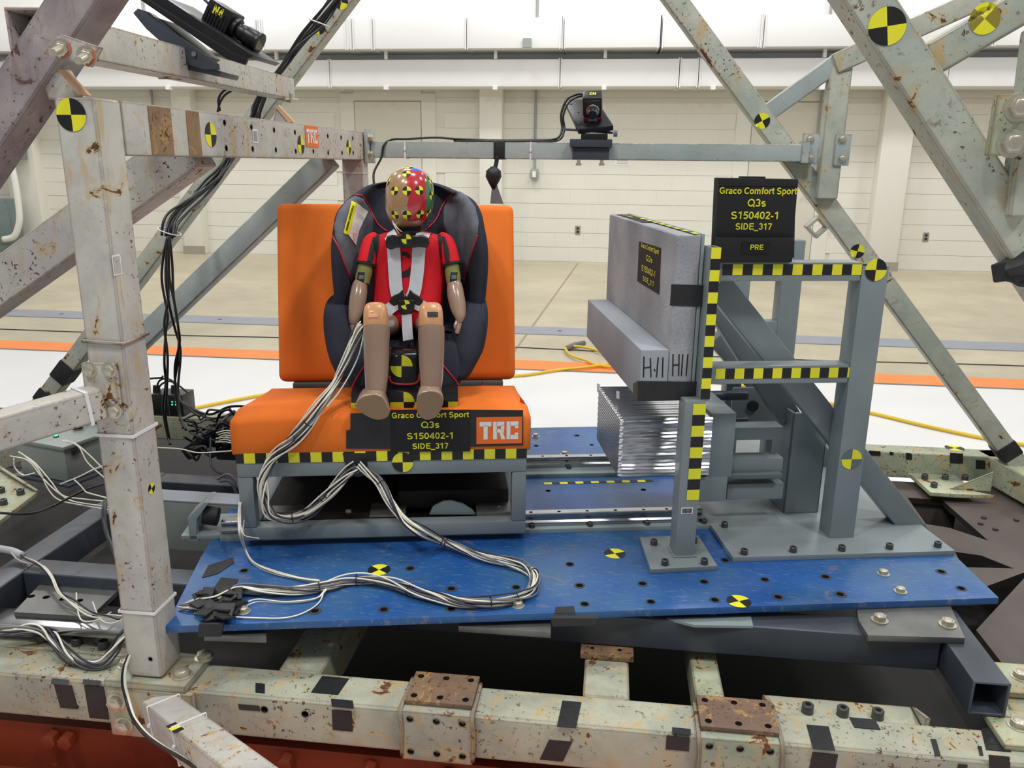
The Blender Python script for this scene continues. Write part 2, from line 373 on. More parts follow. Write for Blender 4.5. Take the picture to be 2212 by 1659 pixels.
GL={'G':(.78,[_arc(.39,.5,.29,.415,42,300),[(.40,.44),(.715,.44)],[(.635,.46),(.635,.12)],[(.53,.13),(.64,.18)]]),'C':(.72,[_arc(.39,.5,.29,.415,42,318)]),'Q':(.78,[_arc(.39,.5,.30,.415,0,360),[(.46,.28),(.74,-.02)]]),
'o':(.61,[_arc(.305,.36,.215,.275,0,360)]),'c':(.56,[_arc(.30,.36,.215,.275,42,318)]),'a':(.57,[_arc(.26,.2,.165,.125,0,360),[(.44,0),(.44,.5)],_arc(.27,.50,.17,.135,0,150),[(.27,.37),(.44,.40)]]),
'r':(.40,[[(.14,0),(.14,.72)],_arc(.37,.42,.23,.215,80,180)]),'m':(.90,[[(.14,0),(.14,.72)],_arc(.295,.45,.155,.19,180,0),[(.45,0),(.45,.46)],_arc(.605,.45,.155,.19,180,0),[(.76,0),(.76,.46)]]),
'f':(.36,[[(.19,0),(.19,.78)],_arc(.36,.78,.17,.14,95,180),[(.02,.64),(.36,.64)]]),'t':(.36,[[(.18,.92),(.18,.2)],_arc(.32,.21,.14,.13,180,275),[(.02,.64),(.35,.64)]]),
'p':(.62,[[(.14,-.27),(.14,.72)],_arc(.325,.36,.195,.275,0,360)]),'s':(.55,[_arc(.27,.51,.165,.13,30,270),_arc(.27,.215,.175,.14,90,-150)]),
'S':(.68,[_arc(.34,.70,.22,.21,28,270),_arc(.34,.28,.24,.21,90,-158)]),'3':(.56,[_arc(.26,.71,.18,.205,155,-90),_arc(.26,.295,.2,.21,90,-155)]),'1':(.56,[[(.34,0),(.34,1)],[(.34,.93),(.10,.74)]]),
'5':(.56,[[(.49,.91),(.13,.91)],[(.165,.93),(.11,.46)],_arc(.27,.325,.2,.245,132,-145)]),'0':(.56,[_arc(.28,.5,.185,.415,0,360)]),'4':(.56,[[(.40,0),(.40,1)],[(.40,.96),(.06,.28)],[(.04,.27),(.54,.27)]]),
'2':(.56,[_arc(.27,.71,.185,.205,165,-35),[(.43,.60),(.08,.08)],[(.05,.085),(.50,.085)]]),'7':(.56,[[(.05,.91),(.51,.91)],[(.47,.90),(.20,0)]]),'-':(.34,[[(.04,.34),(.30,.34)]]),'_':(.56,[[(0,-.14),(.56,-.14)]]),
'I':(.28,[[(.14,0),(.14,1)]]),'D':(.72,[[(.14,0),(.14,1)],[(.14,.085),(.32,.085)],_arc(.31,.5,.28,.415,-90,90),[(.14,.915),(.32,.915)]]),'E':(.66,[[(.14,0),(.14,1)],[(.14,.915),(.62,.915)],[(.14,.52),(.58,.52)],[(.14,.085),(.64,.085)]]),
'P':(.66,_P),'R':(.72,_P+[[(.36,.47),(.62,0)]]),'N':(.72,[[(.14,0),(.14,1)],[(.14,.96),(.58,.04)],[(.58,0),(.58,1)]]),'W':(.94,[[(.06,1),(.25,.02)],[(.25,.02),(.47,.98)],[(.47,.98),(.69,.02)],[(.69,.02),(.88,1)]]),
'A':(.70,[[(.05,0),(.35,1)],[(.35,1),(.65,0)],[(.16,.29),(.54,.29)]]),'V':(.66,[[(.05,1),(.33,.02)],[(.33,.02),(.61,1)]]),'T':(.60,[[(.3,0),(.3,1)],[(.02,.915),(.58,.915)]]),'/':(.3,[[(.02,0),(.28,1)]]),' ':(.28,[])}
def text(parent,body,c,X,Y,size,mat,width=None,bold=.012,name='lettering',off=.001,shear=0):
    """lettering built from flat strokes; size = cap height / .7, width = overall width"""
    X=Vector(X).normalized();Y=Vector(Y).normalized();N=X.cross(Y); tw=sum(GL[ch][0] for ch in body)-.1; H=size*.7; sx=width/tw if width else H
    g=G(); x=-tw/2-.02; w=.088 if bold>.005 else .05; o=Vector(c)+N*off
    for ch in body:
        for st in GL[ch][1]:
            n=len(st); L_=[];R_q=[]
            for i,(a,b) in enumerate(st):
                p0=st[max(i-1,0)];p1=st[min(i+1,n-1)]
                if n>4 and abs(st[0][0]-st[-1][0])+abs(st[0][1]-st[-1][1])<1e-6:
                    p0=st[i-1] if i else st[-2]; p1=st[i+1] if i<n-1 else st[1]
                dx,dy=(p1[0]-p0[0])*sx,(p1[1]-p0[1])*H; l=math.hypot(dx,dy); nx,ny=-dy/l*w*H,dx/l*w*H
                px,py=(x+a)*sx,(b-.5)*H; L_.append(o+X*(px+nx)+Y*(py+ny)); R_q.append(o+X*(px-nx)+Y*(py-ny))
            g.add(L_+R_q,[(i,i+n,i+n+1,i+1) for i in range(n-1)])
        x+=GL[ch][0]
    return g.obj(name,mat,parent,fix=False)
def tie(parent,c,axis,w,h,up=(0,0,1),name='cable_tie',mat=None,th=.0018,wd=.004):
    # rectangular band round a tube centred c with axis
    t=Vector(axis).normalized();up=Vector(up);sd=t.cross(up).normalized();u=sd.cross(t).normalized();c=Vector(c); g=G()
    def ring(w,h,o): return [c+t*o+sd*(w/2*i)+u*(h/2*j) for i,j in((-1,-1),(1,-1),(1,1),(-1,1))]
    a,b=w+.0008,w+.0008+2*th; ha,hb=h+.0008,h+.0008+2*th
    vs=ring(a,ha,-wd/2)+ring(b,hb,-wd/2)+ring(b,hb,wd/2)+ring(a,ha,wd/2)
    fs=[]
    for k in range(4):
        for i in range(4): fs.append((k*4+i,k*4+(i+1)%4,((k+1)%4)*4+(i+1)%4,((k+1)%4)*4+i))
    g.add(vs,fs); g.box(c+sd*(b/2+.001)-t*0,(.006,.006,.006))
    return g.obj(name,mat or m_tie,parent)
def wires(parent,ctrl,n,rb,r=.0014,cols=None,twist=2.0,res=8,sides=6,loose=.5,F0=None):
    pts=catmull(ctrl,res); fr=frames(pts); k=len(pts); rnd=random.Random(len(ctrl)*31+n)
    for w in range(n):
        ph=2*math.pi*w/n+rnd.uniform(-.4,.4); rr=rb*math.sqrt(rnd.uniform(.15,1)); f1=rnd.uniform(1,3.5); p1=rnd.uniform(0,6)
        out=[]
        for i,(p,(a,b)) in enumerate(zip(pts,fr)):
            s=i/(k-1); q=rr*(1+loose*math.sin(f1*6.28*s+p1)); an=ph+twist*6.28*s+.8*math.sin(f1*3*s+p1)
            out.append(p+a*math.cos(an)*q+b*math.sin(an)*q)
        g=G(); g.sweep(out,r,sides); cl_=cols or [m_wirew,m_wireb,m_wirew,m_wirew,m_wireb,m_wirew,m_wireg]; m=cl_[w%len(cl_)]
        g.obj('wire',m,parent,smooth=True,label={'dark_wire':'dark wire','grey_wire':'grey wire'}.get(m.name))
def seg(parent,ctrl,r,mat,name='cable',res=8,n=8,label=None):
    g=G(); g.sweep(catmull(ctrl,res),r,n); return g.obj(name,mat,parent,smooth=True,label=label)
def ell(c,a,b,ra,rb,n=24,p=2.0):
    """ring: centre c, axes a,b (unit), radii; superellipse power p"""
    out=[]
    for i in range(n):
        t=2*math.pi*i/n; x=math.cos(t);y=math.sin(t)
        out.append(Vector(c)+Vector(a)*(ra*math.copysign(abs(x)**(2/p),x))+Vector(b)*(rb*math.copysign(abs(y)**(2/p),y)))
    return out
X3,Y3,Z3=Vector((1,0,0)),Vector((0,1,0)),Vector((0,0,1))
# ================================================================== SETTING
FZ=-.44; WY=11.8
def struct(o,**k):
    o['kind']='structure'; return o
g=G(); g.bb((-10,-1.5,FZ-.1),(11,12.2,FZ)); fl=struct(g.obj('floor',m_conc)); 
def strip(y0,y1,th,name,mat,bev=0):
    g=G(); g.bb((-9.9,y0,FZ),(10.9,y1,FZ+th)); return struct(g.obj(name,mat))
t_ch=thing('trim_1','grey steel channel cover strip set in the concrete floor','floor strip',(0,6.68,FZ),kind='structure')
for k in range(14):
    g=G(); g.bb((-9.9+1.5*k,6.54,FZ),(-9.9+1.5*k+1.49,6.85,FZ+.006)); g.obj('cover_plate',m_chan,t_ch)
    g=G(); g.cyl((-9.4+1.5*k,6.7,FZ+.006),(-9.4+1.5*k,6.7,FZ+.0075),.02,12); g.obj('lift_ring',m_screw,t_ch)
strip(5.31,5.60,.008,'trim_2',m_ofloor)
strip(-1.45,5.31,.012,'trim_3',m_wfloor)
strip(5.296,5.318,.016,'trim_4',plain('grey_edge_strip',(120,116,108),.6))
for x,a in ((1.2,-.02),(-.7,.04)):   # saw-cut joints in the concrete
    g=G(); g.beam((x,5.6,FZ+.0005),(x+a*6,11.6,FZ+.0005),.018,.002); struct(g.obj('trim_5',plain('joint_filler',(150,140,122),.8)))
g=G(); g.sweep(catmull([(-9,6.05,FZ+.004),(-4,6.0,FZ+.004),(-2,6.08,FZ+.004),(1,5.95,FZ+.004),(3,6.02,FZ+.004),(5,5.9,FZ+.004),(9,6.0,FZ+.004)]),.004,6); tag(g.obj('floor_wire',m_wireb),'thin dark wire lying across the concrete behind the orange stripe','wire')
# back wall: painted block work below, panel above
wall=thing('wall_back','','' ,(0,WY+.1,FZ),kind='structure'); del wall['label']; del wall['category']
BH=.2032; g=G(); g.bb((-10,WY+.002,FZ),(11,WY+.3,2.6)); g.obj('wall_core',plain('mortar_paint',(220,217,207),.7),wall)
g=G(); g.bb((-.1997,-.004,.0018),(.1997,.014,BH-.0018)); BM=mesh_of(g,m_wall,0)
dr=[(P(768,300,y=WY).x,P(912,300,y=WY).x),(P(1612,400,y=WY).x,P(1765,400,y=WY).x)]
xl,xr=P(0,400,y=WY).x-.3,P(2212,400,y=WY).x+.3
st=G(); cnt=0
for c in range(14):
    zz=FZ+c*BH; x=math.floor(xl/.4)*.4+(.2 if c%2 else 0)
    while x<xr:
        if not any(a-.2<x<b+.2 and zz<P(840,218,y=WY).z+.0 for a,b in dr):
            if c<8 and cnt<300: inst(BM,'block',wall,(x,WY,zz)); cnt+=1
            else: st.bb((x-.1997,WY-.004,zz+.0018),(x+.1997,WY+.014,zz+BH-.0018))
        x+=.4
st.obj('upper_blocks',m_wall,wall,kind='stuff')
g=G(); g.bb((-10,WY-.02,2.4),(11,WY+.3,7)); struct(g.obj('wall_upper',m_wallu))
for i,(a,b) in enumerate(dr):
    d=thing('door_%d'%(i+1),'','',((a+b)/2,WY,FZ),kind='structure'); del d['label']; del d['category']
    zt=P(840,218,y=WY).z
    g=G(); g.bb((a+.01,WY-.03,FZ+.01),(b-.01,WY+.01,zt-.01)); g.obj('door_leaf',m_dooro,d,bevel=.003)
    for bx in ((a-.2,a),(b,b+.2)):
        g=G(); g.bb((bx[0],WY-.02,FZ),(bx[1],WY+.012,zt+.1)); g.obj('door_jamb',m_wall,d)
    g=G(); g.bb((a,WY-.02,zt),(b,WY+.012,zt+.25)); g.obj('door_head',m_wall,d)
    g=G(); g.cyl((b-.12,WY-.03,FZ+1.0),(b-.12,WY-.09,FZ+1.0),.03); g.obj('door_knob',m_outl,d)
pj=0
for (u0,u1) in ((20,82),(388,428),(1036,1084),(1893,1958)):
    a=P(u0,400,y=WY-.2).x;b=P(u1,400,y=WY-.2).x
    g=G(); g.bb((a,WY-.22,FZ),(b,WY+.02,2.3)); struct(g.obj('wall_pilaster',m_wall,bevel=.01))
    g=G(); g.bb((a-.02,WY-.235,FZ),(b+.02,WY-.2,FZ+.12)); struct(g.obj('baseboard_back',plain('tan_rubber_base%d'%pj,(160,154,138),.6))); pj+=1
for nm,xa,xb in(('wall_left',-10.3,-10),('wall_right',11,11.3)):
    g=G(); g.bb((xa,-1.5,FZ),(xb,WY+.3,7)); struct(g.obj(nm,m_wallu))
# ducts
def duct(y0,y1,z0,z1,lab,seams,fl):
    t=thing('air_duct',lab,'duct',(0,(y0+y1)/2,z0)); xs=[-9.5]+seams+[10.5]
    for a,b in zip(xs,xs[1:]):
        g=G(); g.bb((a+.004,y0,z0),(b-.004,y1,z1)); g.obj('duct_section',m_duct,t,bevel=.006)
    for s in seams+fl:
        g=G(); g.bb((s-.02,y0-.012,z0-.012),(s-.008,y1,z1+.012)); g.obj('duct_flange',m_duct,t)
        g=G(); g.bb((s+.008,y0-.012,z0-.012),(s+.02,y1,z1+.012)); g.obj('duct_flange',m_duct,t)
    return t
dxs=[P(u,70,y=11.0).x for u in(170,555,760,805,1008,1218,1430,1650,2150)]
d1=duct(11.0,11.7,2.332,2.69,'upper white rectangular air duct with flanged joints along the back wall',dxs,[P(u,70,y=11).x for u in (565,748,1212,1425,1642)])
g=G(); g.bb((P(1130,90,y=10.99).x,10.96,P(1130,103,y=10.99).z),(P(1148,90,y=10.99).x,11.0,P(1130,83,y=10.99).z)); g.obj('sensor_box',m_cond,d1)
d2=duct(11.2,11.7,1.89,2.223,'lower white rectangular air duct close under the upper one',[P(u,150,y=11.2).x for u in(12,712,1210,1468,1510,2050)],[])
for u in range(130,2212,235):
    g=G(); x=P(u,187,y=11.2).x; g.bb((x-.03,11.16,1.85),(x+.03,11.24,1.89)); g.obj('duct_clip',m_duct,d2)
    g=G(); g.bb((x-.02,11.2,2.23),(x+.02,11.25,2.33)); g.obj('hanger',m_duct,d2)
g=G(); g.bb((-9.5,11.55,2.223),(10.5,11.62,2.33)); g.obj('hanger_rail',m_duct,d2)
# conduits with switch boxes
def conduit(u,v1,lab,box=True):
    x=P(u,v1,y=11.75).x; z=P(u,v1,y=11.75).z; t=thing('conduit',lab,'conduit',(x,11.75,z),group='wall conduits')
    g=G(); g.cyl((x,11.74,z),(x,11.74,4.6),.018,10); g.obj('pipe',m_cond,t,smooth='auto')
    if box:
        g=G(); g.bb((x-.055,11.68,z-.14),(x+.055,11.77,z)); g.obj('switch_box',m_cond,t,bevel=.01)
        g=G(); g.bb((x-.025,11.67,z-.11),(x+.025,11.69,z-.03)); g.obj('switch',m_white,t)
conduit(1155,365,'grey conduit running down the wall to a switch box right of the dummy')
conduit(343,352,'grey conduit running down the wall to a switch box beside the rusty post')
conduit(1757,380,'grey conduit high on the wall behind the right diagonal tube',False)
for i,(u,v,lab) in enumerate(((1248,497,'grey double wall outlet between the seat and the foam panel'),(2000,512,'grey double wall outlet at the right end of the block wall'))):
    p=P(u,v,y=11.78); t=thing('wall_outlet',lab,'outlet',(p.x,11.788,p.z-.06),group='wall outlets')
    g=G(); g.bb((p.x-.036,11.775,p.z-.06),(p.x+.036,11.788,p.z+.06)); g.obj('cover_plate',m_outl,t,bevel=.003)
    for dz in(-.024,.024):
        g=G(); g.cyl((p.x,11.776,p.z+dz),(p.x,11.770,p.z+dz),.016,12); g.obj('socket',m_ink,t)
p=P(1345,348,y=11.785); g=G(); g.bb((p.x-.11,11.782,p.z-.06),(p.x+.11,11.787,p.z+.06)); o=g.obj('notice',m_white); tag(o,'small white notice sheet taped to the block wall','notice')
for k in range(4):
    g=G(); g.bb((p.x-.08,11.780,p.z+.03-.022*k),(p.x+.08,11.782,p.z+.034-.022*k)); g.obj('text_line',m_cond,o)
# left wall end: electrical cabinet and pipe
t=thing('electrical_cabinet','grey-blue metal cabinets by the wall at the left edge','cabinet',(P(10,480,y=11.3).x,11.3,FZ))
mc=plain('cabinet_blue_grey',(122,136,138),.5,var=.1)
a=P(-40,430,y=11.2);b=P(22,533,y=11.2); g=G(); g.bb((a.x,11.2,FZ),(b.x,11.5,a.z)); g.obj('cabinet_body',mc,t,bevel=.01)
a=P(-40,310,y=11.3);b=P(40,346,y=11.3); g=G(); g.bb((a.x,11.3,b.z),(b.x,11.5,P(20,285,y=11.3).z)); g.obj('upper_cabinet',mc,t,bevel=.01)
g=G(); g.bb((P(-30,440,y=11.18).x,11.18,P(0,525,y=11.2).z),(P(14,440,y=11.18).x,11.21,P(0,440,y=11.2).z)); g.obj('cabinet_door',mc,t,bevel=.004)
g=G(); g.sweep(catmull([P(22,345,y=11.1),P(34,400,y=11.1),P(42,465,y=11.1),P(38,495,y=11.1),P(28,512,y=11.1),P(8,517,y=11.1)],6),.045,10); tag(g.obj('drain_pipe',m_white,smooth=True),'white bent drain pipe beside the grey cabinets at the left','pipe')
# yellow cable on the floor
cz=FZ+.024
def pf(u,v): q=P(u,v,z=cz); return q
ck=thing('extension_cable','yellow extension cable with a loop on the white floor behind the rig','cable',pf(1240,760))
seg(ck,[pf(300,905),pf(620,835+10),pf(900,822),pf(1110,812),pf(1200,800),pf(1275,792),pf(1330,780),pf(1290,757),pf(1245,748),pf(1222,752),pf(1235,768),pf(1265,778),pf(1300,790),pf(1400,800),pf(1520,822),pf(1600,832),pf(1700,855),pf(1790,871),pf(1900,896),pf(2000,920),pf(2120,945),pf(2230,963),pf(2500,1000)],.010,m_yelc,'cable')
g=G(); q=[pf(1225,752),pf(1240,745),pf(1262,741)]; g.sweep(q,.02,8); g.obj('taped_plug',m_wireg,ck,smooth=True)

# ================================================================== SLED BASE FRAME (pale green, rusty)
ZT=-.12; ZB=-.221; YF,YR=1.34,1.436
sb=thing('sled_base_frame','rusty pale green welded steel base frame carrying the whole rig','frame',(-.1,1.39,ZB))
g=G(); g.bb((-2.35,YF,ZB),(1.9,YR,ZT)); fb=g.obj('front_beam',m_base,sb,bevel=.012,seg=3)
bh=[P(u,v,y=YF) for u,v in((571,1533),(659,1543))]; holes(fb,bh,(0,-1,0),.0075,.08)
for (x0,x1,lab) in ((P(868,1560,y=YF).x,P(1022,1560,y=YF).x,'left'),(P(1512,1560,y=YF).x,P(1690,1600,y=YF).x,'right')):
    g=G(); g.bb((x0,YF-.008,ZB-.008),(x1,YR+.004,ZT+.003)); sl=g.obj('sleeve_block',m_base if lab=='left' else m_baseR,sb,bevel=.004)
    hp=[(x0+(x1-x0)*fx,YF-.008,ZB+.012+.075*fz) for fx in(.13,.5,.86) for fz in(0,1)]; holes(sl,hp,(0,-1,0),.0068,.075)
    for xx in (x0,x1):
        g=G(); g.sweep(catmull([(xx,YF-.006,ZB),(xx+.002,YF-.009,ZT-.04),(xx-.001,YF-.007,ZT+.001),(xx,YF+.04,ZT+.004),(xx,YR,ZT+.004)],5),.0045,6); g.obj('weld_bead',m_base,sb,smooth=True)
    g=G(); g.bb((x0+.004,YF+.012,ZT+.003),(x1-.004,YR+.012,ZT+.014)); pl=g.obj('rust_plate',m_rust,sb,bevel=.0015,label='bare rusty bolting plate with six holes')
    hp=[(x0+(x1-x0)*fx,YF+.012+.096*fy,ZT+.014) for fx in(.13,.5,.86) for fy in(.17,.83)]; holes(pl,hp,(0,0,1),.0068,.02)
# cross members
def cm(x0,x1,y0,y1,zt,zb,mat,name='cross_beam',bev=.008,label=None):
    g=G(); g.bb((x0,y0,zb),(x1,y1,zt)); return g.obj(name,mat,sb,bevel=bev,seg=3,label=label)
cm(-.665,-.57,YR,3.05,ZT-.002,ZB,m_base)
cm(-.02,.075,YR,3.05,ZT-.002,ZB,m_base)
cm(.21,.27,YR,3.05,ZT-.012,ZB+.02,m_baseR,label='narrower cross beam with worn dark top')
cm(.83,.93,YR,1.62,ZT-.002,ZB,m_baseR)
cm(-2.35,1.50,3.05,3.14,ZT,ZB,m_baseR,'rear_beam')
g=G(); g.beam((1.455,3.14,(ZT+ZB)/2),(1.86,1.36,(ZT+ZB)/2),.09,ZT-ZB); g.obj('side_beam',m_baseR,sb,bevel=.01,seg=3)
g=G(); g.beam((-2.3,3.10,(ZT+ZB)/2),(-2.25,1.4,(ZT+ZB)/2),.09,ZT-ZB); g.obj('side_beam',m_base,sb,bevel=.01,seg=3)
# mid plate on cross beam seen under blue plate
g=G(); a=P(1258,1415,z=ZT+.008); g.bb((-.03,1.56,ZT),(.085,1.62,ZT+.012)); pl=g.obj('bolting_plate',m_rust,sb,bevel=.001); holes(pl,[(-.005,1.585,ZT+.012),(.055,1.585,ZT+.012)],(0,0,1),.005,.02)
g=G(); g.bb((-.03,1.63,ZT+.012),(.085,1.7,-.03)); g.obj('riser_block',m_dark,sb,bevel=.003)
# gusset plates with cap screws: right rear corner, left, right front
def gusset(poly,z,th,lab,mat,screws):
    g=G(); g.prism([Vector((q[0],q[1],z-th)) for q in poly],(0,0,th)); g.obj('gusset_plate',mat,sb,bevel=.002,label=lab)
    for s in screws: inst(HEXB if len(s)>3 else SOCK,'cap_screw' if len(s)<=3 else 'hex_bolt',sb,(s[0],s[1],z),scale=1.35 if len(s)<=3 else 1)
zg=-.2
pts=[P(u,v,z=zg) for u,v in((1968,1026),(2010,1064),(2070,1068),(2150,1070),(2170,1020),(2120,1000))]
gusset([(q.x,q.y) for q in pts[:4]]+[(1.33,2.9),(1.33,3.06),(pts[0].x-.03,3.06)],zg,.014,None,m_baseR,[tuple(P(u,v,z=zg)[:2]) for u,v in((1997,1034),(2041,1035),(2084,1036),(2017,1052))])
wa,wb,wc=P(2052,1057,z=zg),P(2140,1062,z=zg),P(2142,1022,z=-.13)
g=G(); g.prism([wa,wb,Vector((wb.x,wb.y,ZT-.005))],(0.002,.008,0)); g.obj('gusset_web',m_baseR,sb)
pts=[P(u,v,z=-.13) for u,v in((-60,1016),(0,1018),(80,1064),(0,1125),(-60,1150))]
gusset([(q.x,q.y) for q in pts],-.13,.016,None,m_baseR,[tuple(P(u,v,z=-.13)[:2]) for u,v in((45,1068),(8,1090),(3,1064))])
wa,wb=P(0,1015,z=-.12),P(78,1062,z=-.128)
g=G(); g.prism([P(-60,960,y=wa.y),wa+Vector((0,0,.0)),wb,wb+Vector((-.02,0,.012)),P(0,1012,y=wa.y)],(.004,.01,0)); g.obj('gusset_web',m_baseR,sb)
# bracket angle behind front beam right, with cap screws
x0,x1=P(1660,1500,y=1.46).x,P(1990,1540,y=1.46).x
g=G(); g.bb((x0,YR,ZT-.03),(x1,YR+.075,ZT-.018)); g.obj('angle_bracket',m_base,sb,bevel=.002)
for xx in(x0,x1):
    g=G(); g.prism([Vector((xx,YR,ZT-.015)),Vector((xx,YR+.07,ZT-.015)),Vector((xx,YR,ZT+.012))],(.008,0,0)); g.obj('bracket_ear',m_base,sb)
for u,v in((1742,1533),(1817,1538),(1892,1544)): q=P(u,v,z=ZT-.018); inst(SOCK,'cap_screw',sb,(q.x,YR+.03,ZT-.018),scale=1.35)
for x in(P(845,1470,y=1.45).x,P(1110,1490,y=1.45).x):
    g=G(); g.prism([Vector((x,YR,ZT-.05)),Vector((x,YR+.05,ZT-.05)),Vector((x,YR,ZT-.005))],(.01,0,0)); g.obj('bracket_ear',m_base,sb)
g=G(); g.bb((P(845,1470,y=1.45).x,YR,ZT-.06),(P(1110,1490,y=1.45).x,YR+.06,ZT-.05)); g.obj('angle_bracket',m_base,sb,bevel=.002)
for u,v in((93,1385),(167,1392),(224,1400)):
    q=P(u,v,z=ZT); inst(SOCK,'cap_screw',sb,(q.x,q.y,ZT),scale=1.35)
g=G(); q=P(120,1400,z=ZT); g.bb((-1.5,YR-.005,ZT-.012),(-.98,YR+.07,ZT)); g.obj('bolting_plate',m_base,sb,bevel=.002)
# corner plate on right
for (u,v,s) in((2205,1462,1),(2200,1568,1)):
    q=P(u,v,z=ZT+.012); g=G(); g.bb((q.x-.05,q.y-.06,ZT),(q.x+.15,q.y+.05,ZT+.012)); g.obj('bolting_plate',m_baseR,sb,bevel=.002); inst(HEXB,'hex_bolt',sb,(q.x,q.y,ZT+.012))
g=G(); g.beam(P(2110,1440,z=ZT-.01),P(2165,1570,z=ZT-.01),.03,.05); g.obj('angle_bracket',m_baseR,sb,bevel=.003)
# tape patches on the front beam
def patch(par,pts,n,th=.0012,mat=None,label=None,name='tape_patch'): return quad(par,name,mat or m_tape,pts,n,th,label)
def fpatch(u0,v0,u1,v1,sk=0):
    pts=[P(u,v,y=YF-.0005) for u,v in((u0,v0),(u1,v0+(u1-u0)*.09),(u1+sk,v1+(u1-u0)*.09),(u0+sk,v1))]
    patch(sb,pts,(0,-1,0))
def tpatch(u0,v0,u1,v1,sk=0):
    pts=[P(u,v,z=ZT+.0006) for u,v in((u0,v0),(u1,v0+(u1-u0)*.09),(u1-sk,v1+(u1-u0)*.09),(u0-sk,v1))]
    patch(sb,pts,(0,0,1))
for a in((117,1478,155,1528,14),(182,1480,224,1550,12),(717,1533,760,1576,2),(1186,1598,1236,1640,-20),(1440,1588,1490,1618,-2),(1755,1625,1810,1665,-8),(2135,1630,2180,1680,4),(515,1521,560,1532,2),(2070,1650,2090,1665,-3)): fpatch(*a)
for a in((112,1466,150,1478,2),(180,1468,218,1478,2),(696,1461,754,1496,24),(715,1510,762,1527,-2),(552,1476,572,1496,0),(1215,1514,1256,1570,12),(1452,1572,1492,1585,0),(1742,1566,1790,1618,-14),(1834,1550,1890,1572,-12),(2118,1572,2172,1620,-12),(2010,1597,2022,1632,-10),(2112,1612,2120,1632,-4)): tpatch(*a)
for (u0,v0,u1,v1) in((1877,973,1902,983),(1922,975,1930,982),(1957,978,1970,992),(2052,978,2080,1000),(2108,993,2128,1012)):
    pts=[P(u,v,y=3.048) for u,v in((u0,v0),(u1,v0+2),(u1,v1+1),(u0,v1))]; patch(sb,pts,(0,-1,0))
marker(sb,P(2062,968,z=ZT),(0,0,1),(0,1,0),.035,rot=.6)
# near-black sheets put in for shade under the sled + orange carriage below + brown deck
g=G(); g.bb((-3.6,1.2,FZ),(2.9,3.12,FZ+.02)); tag(g.obj('under_sled_shade',m_blk2),'near-black sheet over the floor standing in for shade under the sled','pan')  # black sheet hides the white floor to paint in shade under the sled
g=G(); g.bb((-3.6,3.13,FZ+.012),(.6,3.95,FZ+.02)); tag(g.obj('rear_shade_sheet',m_blk2),'black sheet added on the floor to darken the gap under the rear beam','mat')  # second added sheet, darkens the floor seen below the rear beam
oc=thing('orange_carriage','orange-red steel sled carriage under the rusty front beam','carriage',(-.3,1.2,FZ))
g=G(); g.bb((-2.4,1.2,FZ+.02),(1.7,1.46,-.37)); g.obj('carriage_body',m_redor,oc)
g=G(); g.bb((-2.4,1.36,-.37),(1.7,1.40,ZB-.03)); g.obj('carriage_top',m_redor,oc)
g=G(); g.bb((-2.4,1.12,-.37),(1.7,1.30,-.362)); g.obj('running_board',plain('lit_orange_enamel',(230,100,20),.45,var=.2,vs=4),oc)  # brighter copy of the carriage orange, coloured as its lit part
for u,v in((88,1565),(605,1620),(790,1640),(930,1655),(30,1652)):
    q=P(u,v,y=1.325) if v<1650 else P(u,v,y=1.2)
    g=G(); g.cyl((q.x,1.36,ZB-.055),(q.x,1.335,ZB-.055),.017,6); g.obj('carriage_bolt',m_redor,oc,bevel=.001)
for u in(130,850): q=P(u,1652,z=-.362); g=G(); g.cyl((q.x,q.y,-.362),(q.x,q.y,-.35),.018,6); g.obj('carriage_bolt',m_redor,oc)
dk=thing('slotted_deck','oily brown steel deck with angular cut-outs beyond the blue plate','deck',(1.2,2.2,-.24))
g=G(); g.bb((.98,1.2,-.255),(2.6,3.05,-.235)); d_=g.obj('deck_plate',m_brown,dk)
c=G()
for px in (((1960,1075),(2035,1080),(2135,1168),(2050,1140),(2000,1132)),((2063,1192),(2120,1200),(2190,1228),(2080,1225)),((2010,1330),(2040,1300),(2230,1230),(2100,1370))):
    pp=[P(u,v,z=-.235) for u,v in px]; c.prism([q+Vector((0,0,-.05)) for q in pp],(0,0,.1))
cut(d_,c)
a=P(1955,1073,z=-.235);b=P(2040,1078,z=-.235)
g=G(); g.bb((a.x-.1,a.y+.004,-.42),(b.x+.05,a.y+.016,-.256)); g.obj('deck_web',m_brown,dk)
g=G(); g.beam(P(2042,1080,z=-.33),P(2140,1166,z=-.33),.012,.15); g.obj('deck_web',m_brown,dk)
for u,v in((2118,1133),(2125,1120),(2195,1125),(2150,1145)): q=P(u,v,z=-.235); g=G(); g.cyl((q.x,q.y,-.235),(q.x,q.y,-.228),.009,6); g.obj('deck_bolt',m_screw,dk)
g=G(); g.bb((-1.7,1.75,-.40),(.9,3.05,-.38)); tag(g.obj('under_deck',m_blk2),'low deck coloured near-black for the shade under the frame openings','deck')  # deck coloured near-black to paint in the shade beneath the frame

